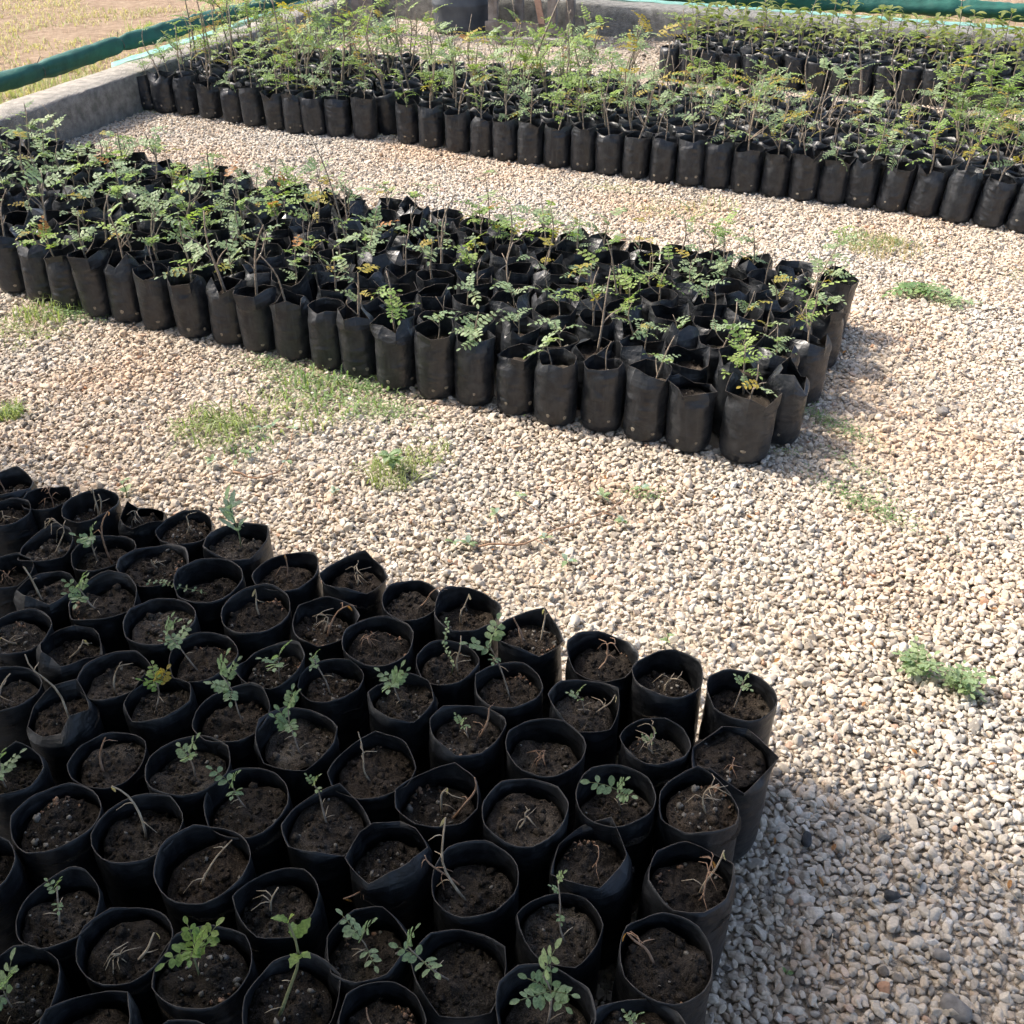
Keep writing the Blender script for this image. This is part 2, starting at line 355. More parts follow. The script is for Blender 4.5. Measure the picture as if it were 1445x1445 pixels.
# ------------------------------------------------------------------ rolled side nets
def net_roll(pts, r, label, seed, skirt_pts):
    rng = random.Random(seed)
    base = pts[0].copy(); e = empty('rolled_net', base)
    mb = MB(); P = []; rad = []
    total = sum((pts[i + 1] - pts[i]).length for i in range(len(pts) - 1)); n = int(total / 0.035)
    for i in range(n + 1):
        s = total * i / n; acc = 0
        for k in range(len(pts) - 1):
            l = (pts[k + 1] - pts[k]).length
            if s <= acc + l + 1e-6: q = pts[k].lerp(pts[k + 1], (s - acc) / l); break
            acc += l
        q = q + Vector((0, 0, 0.014 * noise.noise(Vector((s * 1.3, seed, 0)))))
        P.append(q - base); rad.append(r * (1 + 0.16 * noise.noise(Vector((s * 2.2, seed, 3))) + 0.06 * rng.uniform(-1, 1)))
    # pinch at the ties
    ties = [int(n * f) for f in [(k + 0.5) / max(3, int(total / 0.75)) for k in range(max(3, int(total / 0.75)))]]
    for t in ties:
        for dlt, sc in ((0, 0.74), (-1, 0.86), (1, 0.86)):
            if 0 <= t + dlt <= n: rad[t + dlt] *= sc
    vs, fs, m = [], [], 22
    for i, p in enumerate(P):
        t = (P[min(i + 1, n)] - P[max(i - 1, 0)]).normalized(); a = t.cross(Vector((0, 0, 1))).normalized(); b = t.cross(a)
        for j in range(m):
            th = 2 * math.pi * j / m
            rr = rad[i] * (1 + 0.12 * math.sin(th * 3 + i * 0.09 + 2 * noise.noise(Vector((i * 0.05, j * 0.01, seed)))) + 0.16 * noise.noise(Vector((i * 0.16, j * 0.75, seed))))
            vs.append(p + a * (rr * math.cos(th)) + b * (rr * math.sin(th)))
    for i in range(n):
        for j in range(m):
            j2 = (j + 1) % m; fs.append((i * m + j, (i + 1) * m + j, (i + 1) * m + j2, i * m + j2))
    mb.add(vs, fs); roll_o = mb.build('net_roll', [M_NET], e)
    for t in ties:
        tb = MB(); p = P[t]; tt = (P[min(t + 1, n)] - P[max(t - 1, 0)]).normalized(); a = tt.cross(Vector((0, 0, 1))).normalized(); b = tt.cross(a)
        rr = rad[t] * 1.06
        ring = [p + a * (rr * math.cos(q)) + b * (rr * math.sin(q)) + tt * 0.006 * math.sin(q) for q in [2 * math.pi * k / 14 for k in range(15)]]
        tb.tube(ring, 0.0035, 4)
        up = p + Vector((0, 0, rr))
        tb.tube([up, up + Vector((rng.uniform(-.03, .03), rng.uniform(-.03, .03), 0.035)), up + tt * rng.uniform(-.05, .05) + Vector((0, 0, 0.02))], 0.0025, 4)
        tb.build('tie_string', [M_STRING], roll_o)
    # the loose lower edge of the net, lying over the outer edge of the wall
    wa, wd, wn, thick, s0, s1 = skirt_pts
    sk = MB(); vs, fs = [], []; rows = 5; k = int((s1 - s0) / 0.05)
    for i in range(k + 1):
        sl = s0 + (s1 - s0) * i / k
        wid = (0.045 + 0.05 * noise.noise(Vector((sl * 1.7, seed, 2))) + 0.02 * noise.noise(Vector((sl * 7, seed, 4)))) * min(1.0, (i + 1) / 8)
        for j in range(rows):
            f = j / (rows - 1); o = thick - max(0.012, wid) * (1 - f) + 0.05 * f
            z = WALL_H + 0.016 + 0.006 * noise.noise(Vector((sl * 9, j * 0.8, seed))) if f < 0.75 else WALL_H - 0.06
            q = wa + wd * sl + wn * o; vs.append(Vector((q.x, q.y, z)) - base)
    for i in range(k):
        for j in range(rows - 1):
            fs.append((i * rows + j, (i + 1) * rows + j, (i + 1) * rows + j + 1, i * rows + j + 1))
    sk.add(vs, fs); sk.build('net_skirt', [M_SKIRT], e)
    tag(e, label, 'net')
    return e
lr = [at_z(-160, 163, 0.27), at_z(0, 115, 0.27), at_z(140, 71, 0.28), at_z(260, 37, 0.28), at_z(390, 0, 0.29), at_z(460, -20, 0.29)]
net_roll(lr, 0.053, 'green shade net rolled up along the left wall beside the dry field', 4, (LW_A, LW_D, LW_N, 0.27, 1.35, 5.0))
rr_ = [at_z(830, -16, 0.24), at_z(950, -8, 0.24), at_z(1110, 2, 0.24), at_z(1290, 9, 0.24), at_z(1445, 16, 0.24), at_z(1620, 24, 0.24)]
net_roll(rr_, 0.065, 'dark green shade net rolled up behind the back wall', 9, (BW_A, BW_D, BW_N, 0.33, -1.2, 4.2))

# ------------------------------------------------------------------ gravel
def in_poly(x, y, poly):
    ins = np.zeros(x.shape, bool); j = len(poly) - 1
    for i in range(len(poly)):
        xi, yi = poly[i][0], poly[i][1]; xj, yj = poly[j][0], poly[j][1]
        c = ((yi > y) != (yj > y)) & (x < (xj - xi) * (y - yi) / (yj - yi + 1e-12) + xi)
        ins ^= c; j = i
    return ins
def make_gravel():
    coll = bpy.data.collections.new('gravel_stones'); rng = random.Random(5)
    for k in range(16):
        bm = bmesh.new(); bmesh.ops.create_icosphere(bm, subdivisions=3, radius=1.0)
        planes = []
        for q in range(rng.randint(7, 11)):
            d = Vector((rng.gauss(0, 1), rng.gauss(0, 1), rng.gauss(0, 1))).normalized(); planes.append((d, rng.uniform(0.48, 0.8)))
        ax = Vector((rng.uniform(0.95, 1.35), rng.uniform(0.75, 1.0), rng.uniform(0.55, 0.8)))
        for v in bm.verts:
            for d, h in planes:
                o = v.co.dot(d)
                if o > h: v.co -= d * (o - h) * 0.97
            v.co += v.co.normalized() * (0.05 * noise.noise(v.co * 2.1 + Vector((k * 3.3, 0, 0))))
            v.co = Vector((v.co.x * ax.x, v.co.y * ax.y, v.co.z * ax.z))
        me = bpy.data.meshes.new('gravel_stone'); bm.to_mesh(me); bm.free(); me.materials.append(M_STONE)
        me.polygons.foreach_set('use_smooth', [True] * len(me.polygons))
        coll.objects.link(bpy.data.objects.new('gravel_stone', me))
    r = np.random.default_rng(11); sp = 0.0137
    xs = np.arange(-5.6, 5.9, sp); ys = np.arange(0.2, 10.4, sp * 0.866)
    X, Y = np.meshgrid(xs, ys); X = X + (np.arange(len(ys)) % 2)[:, None] * sp * 0.5
    X = X.ravel() + r.normal(0, sp * 0.27, X.size); Y = Y.ravel() + r.normal(0, sp * 0.27, Y.size)
    lim = 0.60 * Y + 1.15
    keep = (np.abs(X) < lim)
    keep &= ((X - LW_A.x) * LW_N.x + (Y - LW_A.y) * LW_N.y) < -0.004
    keep &= ((X - BW_A.x) * BW_N.x + (Y - BW_A.y) * BW_N.y) < -0.004
    for poly in BLOCKS: keep &= ~in_poly(X, Y, poly)
    dw = ((X - BW_A.x) * BW_N.x + (Y - BW_A.y) * BW_N.y)                    # trodden bare earth along the back wall
    bare = (dw > -1.5 + 0.25 * np.sin(X * 4.3) + 0.15 * np.sin(X * 9.1 + Y * 5)) & (X < 1.3)
    keep &= ~(bare & (r.random(X.size) < 0.86))
    X, Y = X[keep], Y[keep]; n = len(X)
    ext = r.random(n) < 0.12
    X2 = X[ext] + r.normal(0, 0.006, ext.sum()); Y2 = Y[ext] + r.normal(0, 0.006, ext.sum())
    Z = r.normal(-0.0025, 0.0017, n) + 0.004 * np.sin(X * 3.1 + 1) * np.sin(Y * 2.7)
    Z2 = r.normal(0.006, 0.002, len(X2))
    X = np.r_[X, X2]; Y = np.r_[Y, Y2]; Z = np.r_[Z, Z2]; n = len(X)
    sc = np.clip(r.lognormal(math.log(0.0084), 0.27, n), 0.0045, 0.0185)
    rot = np.c_[r.normal(0, 0.33, n), r.normal(0, 0.33, n), r.uniform(0, 6.283, n)]
    me = bpy.data.meshes.new('gravel'); me.vertices.add(n)
    me.vertices.foreach_set('co', np.c_[X, Y, Z].astype(np.float32).ravel())
    a = me.attributes.new('scl', 'FLOAT', 'POINT'); a.data.foreach_set('value', sc.astype(np.float32))
    a = me.attributes.new('rot', 'FLOAT_VECTOR', 'POINT'); a.data.foreach_set('vector', rot.astype(np.float32).ravel())
    a = me.attributes.new('idx', 'INT', 'POINT'); a.data.foreach_set('value', r.integers(0, 16, n).astype(np.int32))
    me.update()
    o = link(bpy.data.objects.new('gravel', me))
    ng = bpy.data.node_groups.new('gravel_scatter', 'GeometryNodeTree')
    ng.interface.new_socket('Geometry', in_out='INPUT', socket_type='NodeSocketGeometry')
    ng.interface.new_socket('Geometry', in_out='OUTPUT', socket_type='NodeSocketGeometry')
    gi, go = ng.nodes.new('NodeGroupInput'), ng.nodes.new('NodeGroupOutput')
    iop = ng.nodes.new('GeometryNodeInstanceOnPoints'); ci = ng.nodes.new('GeometryNodeCollectionInfo')
    ci.inputs['Collection'].default_value = coll; ci.inputs['Separate Children'].default_value = True; ci.inputs['Reset Children'].default_value = True
    iop.inputs['Pick Instance'].default_value = True
    def attr(nm, ty):
        a = ng.nodes.new('GeometryNodeInputNamedAttribute'); a.data_type = ty; a.inputs['Name'].default_value = nm
        return [s for s in a.outputs if s.enabled and s.name == 'Attribute'][0]
    l = ng.links.new
    l(gi.outputs[0], iop.inputs['Points']); l(ci.outputs[0], iop.inputs['Instance'])
    l(attr('idx', 'INT'), iop.inputs['Instance Index']); l(attr('scl', 'FLOAT'), iop.inputs['Scale'])
    er = ng.nodes.new('FunctionNodeEulerToRotation'); l(attr('rot', 'FLOAT_VECTOR'), er.inputs[0]); l(er.outputs[0], iop.inputs['Rotation'])
    l(iop.outputs[0], go.inputs[0])
    md = o.modifiers.new('scatter', 'NODES'); md.node_group = ng
    tag(o, 'cream and grey crushed stone gravel covering the nursery floor', 'gravel', kind='stuff')
    print('GRAVEL', n)

# ------------------------------------------------------------------ bag meshes
def bag_data(seed, R, H, soil, floppy, nseg=32, wr=1.0, low=False):
    """polythene planting bag: outer skin, rim lip and inner skin down to the soil; returns verts, faces, material ids, smooth flags"""
    rng = random.Random(seed); th0 = rng.uniform(0, math.pi)
    ph = [rng.uniform(0, 6.28) for _ in range(8)]
    fold = rng.uniform(0, 6.28)
    nk = rng.randint(8, 11); sub = 2 if low else 4
    ks = sorted((2 * math.pi * (q + rng.uniform(-.32, .32)) / nk) for q in range(nk))
    kr = [rng.uniform(-1, 1) for _ in ks]; kzz = [rng.uniform(-1, 1) for _ in ks]; km = [rng.uniform(-1, 1) for _ in ks]
    TH, PAN = [], []
    for q in range(nk):
        a, b = ks[q], ks[(q + 1) % nk] + (2 * math.pi if q == nk - 1 else 0)
        for u in range(sub): TH.append(a + (b - a) * u / sub); PAN.append((q, u / sub))
    nseg = len(TH)
    def sm(th, s, f=1.0): return noise.noise(Vector((math.cos(th) * f + seed * 1.7, math.sin(th) * f, s)))
    def rim_z(th, kv=0.0):
        z = H * (1 + 0.014 * math.sin(th * 2 + ph[0])) + 0.005 * sm(th, 4.1, 2.2)
        z += floppy * (0.010 * sm(th, 7.7, 1.4) + 0.019 * kv + 0.016 * abs(math.cos(th - th0)) ** 6 - 0.010)
        return max(z, soil + 0.012)
    def rad(th, z, kv=0.0, kk=0.0):
        t = z / H
        r = R * (1 + 0.018 * math.sin(2 * th + ph[2]) + 0.012 * math.sin(3 * th + ph[3] + 2 * t))
        r *= 1 + 0.03 * abs(math.cos(th - th0)) ** 14                       # the two flat creases
        r *= 0.985 + 0.03 * math.exp(-((z - soil * 0.45) / (soil * 0.5)) ** 2)
        r *= 1 + wr * (0.012 * noise.noise(Vector((math.cos(th) * 2.2 + seed, math.sin(th) * 2.2, z * 26))) + 0.006 * noise.noise(Vector((math.cos(th) * 6 + seed, math.sin(th) * 6, z * 60))))
        if z > soil:                                                        # empty sleeve above the soil: sags and folds in flat panels
            s = (z - soil) / (H - soil)
            r *= 1 + s * s * floppy * (0.10 * sm(th, 1.3, 1.5) + 0.24 * kv - 0.03 - (0.34 * max(0, math.cos(th - fold)) ** 5 if floppy > 0.5 else 0))
            r *= 1 + 0.03 * s + floppy * 0.10 * kk * math.sin(math.pi * s)
        return r
    zs = [0.0, 0.004, 0.016] + ([0.06, 0.12, soil * 0.9] if low else [0.03, 0.05, 0.075, 0.10, 0.125, 0.147] + ([0.17] if soil > 0.19 else []) + [soil - 0.012])
    kz = [soil + 0.004] + ([soil + (H - soil) * 0.55] if low else [soil + (H - soil) * f for f in (0.28, 0.55, 0.8)]) + [H]
    V, Fc, Mi, Sm = [], [], [], []
    rings = []
    lx, ly = rng.uniform(-0.005, 0.005), rng.uniform(-0.005, 0.005)
    def P(th, z, r): return Vector((r * math.cos(th) + lx * z / H * 0.6, r * math.sin(th) + ly * z / H * 0.6, z))
    def ring(fn):
        b = len(V); V.extend(tuple(fn(i)) for i in range(nseg)); rings.append(b); return b
    V.append((0, 0, 0.003)); ctr = 0
    bot = {0.0: 0.80, 0.004: 0.93, 0.016: 0.985}
    for z in zs: ring(lambda i: P(TH[i], z, rad(TH[i], z) * bot.get(z, 1)))
    def upper(i, z, inset):
        q, u = PAN[i]; q2 = (q + 1) % nk; s = (z - soil) / (H - soil); th = TH[i]
        def at(th_, kv, kzv, kk):
            zz = soil + (rim_z(th_, kzv) - soil) * s
            return P(th_, zz, rad(th_, z, kv, kk) - inset)
        A, B = at(ks[q], kr[q], kzz[q], km[q]), at(ks[q2], kr[q2], kzz[q2], km[q2])
        flat = A.lerp(B, u)
        kv, kq, kk = kr[q] + (kr[q2] - kr[q]) * u, kzz[q] + (kzz[q2] - kzz[q]) * u, km[q] + (km[q2] - km[q]) * u
        w = min(1.0, s * 1.6) * min(1.0, 0.08 + 0.95 * floppy)
        return at(th, kv, kq, kk).lerp(flat, w)
    tk = 0.0012
    for z in kz: ring(lambda i: upper(i, z, 0.0))
    nout = len(rings)
    for z in reversed(kz): ring(lambda i: upper(i, z, tk))
    ring(lambda i: P(TH[i], soil - 0.012, rad(TH[i], soil - 0.012) - tk))
    for j in range(nseg): Fc.append((ctr, rings[0] + (j + 1) % nseg, rings[0] + j)); Mi.append(0); Sm.append(True)
    nz = len(zs)
    for i in range(len(rings) - 1):
        for j in range(nseg):
            j2 = (j + 1) % nseg
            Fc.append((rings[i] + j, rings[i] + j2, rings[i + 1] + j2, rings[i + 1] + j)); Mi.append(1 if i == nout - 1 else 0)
            Sm.append(not (floppy > 0.5 and i >= nz))
    return V, Fc, Mi, Sm
ICO = None
def ico_data():
    bm = bmesh.new(); bmesh.ops.create_icosphere(bm, subdivisions=1, radius=1.0)
    v = [tuple(x.co) for x in bm.verts]; f = [tuple(q.index for q in x.verts) for x in bm.faces]; bm.free()
    return v, f
ICO = ico_data()
def soil_data(seed, R, soil, clods=22, chips=6, nseg=24, nr=7, low=False, litter=0):
    rng = random.Random(seed); V, Fc, Mi = [(0, 0, soil + 0.004)], [], []
    def hgt(x, y): return soil + 0.017 * noise.noise(Vector((x * 22 + seed, y * 22, seed))) + 0.007 * noise.noise(Vector((x * 80, y * 80 + seed, 1))) + 0.004 * noise.noise(Vector((x * 190, y * 190 + seed, 1))) + 0.004 * (1 - (x * x + y * y) / (R * R))
    for i in range(1, nr + 1):
        r = R * i / nr
        for j in range(nseg):
            th = 2 * math.pi * (j + 0.5 * (i % 2)) / nseg; x, y = r * math.cos(th), r * math.sin(th)
            V.append((x, y, hgt(x, y) - (0.006 if i == nr else 0)))
    for j in range(nseg): Fc.append((0, 1 + j, 1 + (j + 1) % nseg)); Mi.append(0)
    for i in range(nr - 1):
        a, b = 1 + i * nseg, 1 + (i + 1) * nseg
        for j in range(nseg): Fc.append((a + j, b + j, b + (j + 1) % nseg, a + (j + 1) % nseg)); Mi.append(0)
    for k in range(clods + chips):
        q = rng.uniform(0, 6.28); rr = R * 0.9 * math.sqrt(rng.random()); x, y = rr * math.cos(q), rr * math.sin(q)
        s = min(0.0115, rng.lognormvariate(math.log(0.0027), 0.62)) if k < clods else min(0.008, rng.lognormvariate(math.log(0.003), 0.45))
        b = len(V); E = Euler((rng.uniform(0, 3), rng.uniform(0, 3), rng.uniform(0, 3))).to_matrix()
        sx, sy, sz = rng.uniform(.7, 1.3), rng.uniform(.7, 1.2), rng.uniform(.5, .9)
        for p in ICO[0]:
            w = E @ (Vector((p[0] * sx, p[1] * sy, p[2] * sz)) * s * rng.uniform(0.7, 1.2)); V.append((x + w.x, y + w.y, hgt(x, y) + s * 0.12 + w.z))
        for f in ICO[1]: Fc.append(tuple(i + b for i in f)); Mi.append(0 if k < clods else 1)
    a0 = rng.uniform(0, 6.28)
    for k in range(litter):                                                 # reddish crumbs and bits of straw swept to one edge
        q = a0 + rng.gauss(0, 0.35); rr = R * rng.uniform(0.72, 0.9); x, y = rr * math.cos(q), rr * math.sin(q); s = rng.uniform(0.0015, 0.0045)
        b = len(V); E = Euler((rng.uniform(0, 3), rng.uniform(0, 3), rng.uniform(0, 3))).to_matrix()
        for p in ICO[0]:
            w = E @ (Vector((p[0] * 1.4, p[1], p[2] * 0.5)) * s * rng.uniform(0.75, 1.2)); V.append((x + w.x, y + w.y, hgt(x, y) + s * 0.5 + w.z))
        for f in ICO[1]: Fc.append(tuple(i + b for i in f)); Mi.append(2)
    return V, Fc, Mi
def mesh_of(name, data, mats, smooth=True):
    me = bpy.data.meshes.new(name); me.from_pydata(data[0], [], data[1])
    for m in mats: me.materials.append(m)
    me.polygons.foreach_set('material_index', data[2]); me.polygons.foreach_set('use_smooth', data[3] if len(data) > 3 else [smooth] * len(data[1])); me.update(); return me

RB = 0.068
F_H, F_S = 0.24, 0.210
M_H, M_S = 0.222, 0.168
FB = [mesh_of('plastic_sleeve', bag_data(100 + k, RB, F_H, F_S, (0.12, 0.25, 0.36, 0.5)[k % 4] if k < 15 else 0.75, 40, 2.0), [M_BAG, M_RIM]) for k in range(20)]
FS = [mesh_of('soil', soil_data(200 + k, RB * 0.955, F_S, 110, (1, 4, 9, 30)[k % 4], 40, 13, False, (0, 10, 0, 22, 4)[k % 5]), [M_SOIL, M_CHIP, M_LITTER]) for k in range(12)]
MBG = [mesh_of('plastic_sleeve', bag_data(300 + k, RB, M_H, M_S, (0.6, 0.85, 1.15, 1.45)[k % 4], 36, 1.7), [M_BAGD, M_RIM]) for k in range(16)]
MSO = [mesh_of('soil', soil_data(400 + k, RB * 0.935, M_S, 16, 5, 20, 5), [M_SOIL, M_CHIP]) for k in range(6)]
def hole_mesh():
    mb = MB(); n = 10; vs, fs = [], []
    for r, x in ((0.0062, 0.0), (0.0045, 0.0016), (0.0022, 0.0008)):
        for j in range(n): vs.append(Vector((x, r * math.cos(6.283 * j / n) * (1 + 0.2 * math.sin(j * 2)), r * math.sin(6.283 * j / n))))
    for i in range(2):
        for j in range(n): fs.append((i * n + j, i * n + (j + 1) % n, (i + 1) * n + (j + 1) % n, (i + 1) * n + j))
    fs.append(tuple(2 * n + j for j in range(n)))
    mb.add(vs, fs); return mb.mesh('drainage_hole', [M_HOLE])
HOLE = hole_mesh()

def place_bag(loc, sxy, sz, rotz, tilt, bag_me, soil_me, label, group, holes=0, rng=random, dz=0.0):
    e = empty('nursery_bag', loc, (tilt[0], tilt[1], 0), (sxy * rng.uniform(.97, 1.03), sxy * rng.uniform(.97, 1.03), sz))
    b = bpy.data.objects.new('plastic_sleeve', bag_me); b.rotation_euler.z = rotz; link(b, e)
    s = bpy.data.objects.new('soil', soil_me); s.rotation_euler = ((rng.uniform(-.04, .04), rng.uniform(-.04, .04), rng.uniform(0, 6.28)) if dz else (0, 0, rng.uniform(0, 6.28))); s.location.z = dz; s.scale = (0.965, 0.965, 1); link(s, e)
    # the soil disc follows the sleeve's lean
    for k in range(holes):
        a = math.atan2(-loc.y, -loc.x) + (k - (holes - 1) / 2) * rng.uniform(0.7, 1.0) + rng.uniform(-0.2, 0.2)
        zz = rng.uniform(0.034, 0.05); h = bpy.data.objects.new('drainage_hole', HOLE)
        hit, co, nrm, _ = ray_on(bag_me, a - rotz, zz)
        if hit:
            al = a - rotz
            h.location = co + Vector((math.cos(al), math.sin(al), 0)) * 0.0006; h.rotation_euler = (0, 0, al); h.scale = (1, rng.uniform(.7, 1.3), rng.uniform(.7, 1.2)); link(h, b)
    tag(e, label, 'nursery bag', group)
    return e
from mathutils.bvhtree import BVHTree
_bvh = {}
def ray_on(me, a, z):
    if me.name not in _bvh: _bvh[me.name] = BVHTree.FromPolygons([v.co for v in me.vertices], [tuple(p.vertices) for p in me.polygons])
    d = Vector((math.cos(a), math.sin(a), 0)); co, nrm, i, dist = _bvh[me.name].ray_cast(d * 0.3 + Vector((0, 0, z)), -d)
    return co is not None, co, nrm, i

# ------------------------------------------------------------------ leaves
def leaflet(mb, base, d, nrm, length, width, mi=0, curl=0.15):
    d = d.normalized(); s = d.cross(nrm).normalized(); n = s.cross(d)
    vs = [base]
    for t, w in ((0.28, 0.40), (0.62, 0.5), (0.88, 0.3)):
        c = base + d * (length * t) - n * (curl * length * t * t)
        for sg in (1, 0, -1): vs.append(c + s * (sg * width * w) + n * (0.12 * width * abs(sg)))
    vs.append(base + d * length - n * (curl * length))
    fs = [(0, 2, 1), (0, 3, 2)]
    for k in (1, 4):
        fs += [(k, k + 1, k + 4, k + 3), (k + 1, k + 2, k + 5, k + 4)]
    fs += [(7, 8, 10), (8, 9, 10)]
    mb.add(vs, fs, mi)
def frond(rng, length, pairs, lw, droop=0.35, mi=0, smi=1, aspect=0.55):
    """a pinnate leaf growing along +X, face up +Z"""
    mb = MB(); pts = []
    k = pairs + 2; side = rng.uniform(-0.25, 0.25)
    for i in range(k + 1):
        t = i / k; pts.append(Vector((length * t, side * length * t * t, length * (0.18 * t - droop * t * t))))
    mb.tube(pts, [0.0011 * (1 - 0.6 * i / k) for i in range(k + 1)], 4, smi)
    for i in range(2, k + 1):
        p = pts[i - 1] if i <= k - 0 else pts[i]; t = (i - 1) / k
        dv = (pts[i] - pts[i - 1]).normalized(); ll = lw * (0.7 + 0.6 * math.sin(math.pi * min(1, 0.15 + t * 0.8))) * rng.uniform(0.85, 1.15)
        for sg in (1, -1):
            if rng.random() < 0.05: continue
            q = (dv * rng.uniform(0.25, 0.6) + Vector((0, sg, rng.uniform(-0.15, 0.35)))).normalized()
            leaflet(mb, p, q, Vector((0, -0.25 * sg, 1)).normalized(), ll, ll * aspect, mi, rng.uniform(0, 0.35))
    leaflet(mb, pts[-1], (pts[-1] - pts[-2]).normalized(), Vector((0, 0, 1)), lw * 1.15, lw * aspect, mi, 0.15)
    return mb
def broad_leaf(rng, length, width, droop, mi=0, toothed=False):
    mb = MB(); k = 7; vs, fs = [], []
    mb.tube([Vector((0, 0, 0)), Vector((length * 0.12, 0, length * 0.05))], [0.0012, 0.0009], 4, 1)
    for i in range(k + 1):
        t = i / k; w = width * math.sin(math.pi * min(0.985, 0.08 + 0.9 * t)) ** 0.8 * (1 if not toothed else (1.0 if i % 2 else 0.72))
        c = Vector((length * (0.12 + 0.88 * t), 0, length * (0.05 + 0.22 * t - droop * t * t)))
        for sg in (1, 0, -1): vs.append(c + Vector((0, sg * w * 0.5, (0.22 if sg else 0) * w * 0.5 + rng.uniform(-.04, .04) * w)))
    for i in range(k):
        a = i * 3; fs += [(a, a + 1, a + 4, a + 3), (a + 1, a + 2, a + 5, a + 4)]
    mb.add(vs, fs, mi); return mb
rngL = random.Random(77)
FR_FRONT = [frond(rngL, rngL.uniform(0.034, 0.052), rngL.choice((2, 3, 3)), rngL.uniform(0.0125, 0.017), 0.25, aspect=0.62) for _ in range(8)]
FR_MID = [frond(rngL, rngL.uniform(0.05, 0.085), rngL.choice((3, 4, 5)), rngL.uniform(0.013, 0.018), rngL.uniform(0.2, 0.6), aspect=0.6) for _ in range(10)]
FR_FAR = [frond(rngL, rngL.uniform(0.08, 0.14), rngL.choice((5, 6, 7)), rngL.uniform(0.015, 0.021), rngL.uniform(0.25, 0.6), aspect=0.5) for _ in range(8)]
BL_FAR = [broad_leaf(rngL, rngL.uniform(0.07, 0.11), rngL.uniform(0.026, 0.038), rngL.uniform(0.3, 0.7)) for _ in range(6)]
BL_PALE = [broad_leaf(rngL, rngL.uniform(0.06, 0.085), rngL.uniform(0.026, 0.034), rngL.uniform(0.1, 0.35), toothed=True) for _ in range(4)]
BL_LOBED = [broad_leaf(rngL, rngL.uniform(0.032, 0.042), rngL.uniform(0.02, 0.026), rngL.uniform(0.3, 0.6), toothed=True) for _ in range(3)]
_lm = {}
def leaf_mesh(lst, nm, k, m, st=None):
    key = (nm, k % len(lst), m.name)
    if key not in _lm: _lm[key] = lst[k % len(lst)].mesh('leaf', [m, st or M_STEMG])
    return _lm[key]
def data_of(mb): return mb.v, mb.f, mb.m

def curve(rng, a, b, n, bend):
    """bent path from a to b"""
    d = b - a; l = d.length; o1 = Vector((rng.gauss(0, 1), rng.gauss(0, 1), rng.gauss(0, 0.3))).normalized() * l * bend
    o2 = Vector((rng.gauss(0, 1), rng.gauss(0, 1), 0)) * l * bend * 0.35
    return [a + d * (i / n) + o1 * math.sin(math.pi * i / n) + o2 * math.sin(2.2 * math.pi * i / n) * (i / n) for i in range(n + 1)]
def aim(d, roll=0.0):
    """rotation taking +X to d with +Z kept upwards"""
    x = d.normalized(); y = Vector((0, 0, 1)).cross(x)
    if y.length < 1e-3: y = Vector((0, 1, 0))
    y.normalize(); z = x.cross(y)
    M = Matrix((x, y, z)).transposed()
    return (M @ Matrix.Rotation(roll, 3, 'X'))

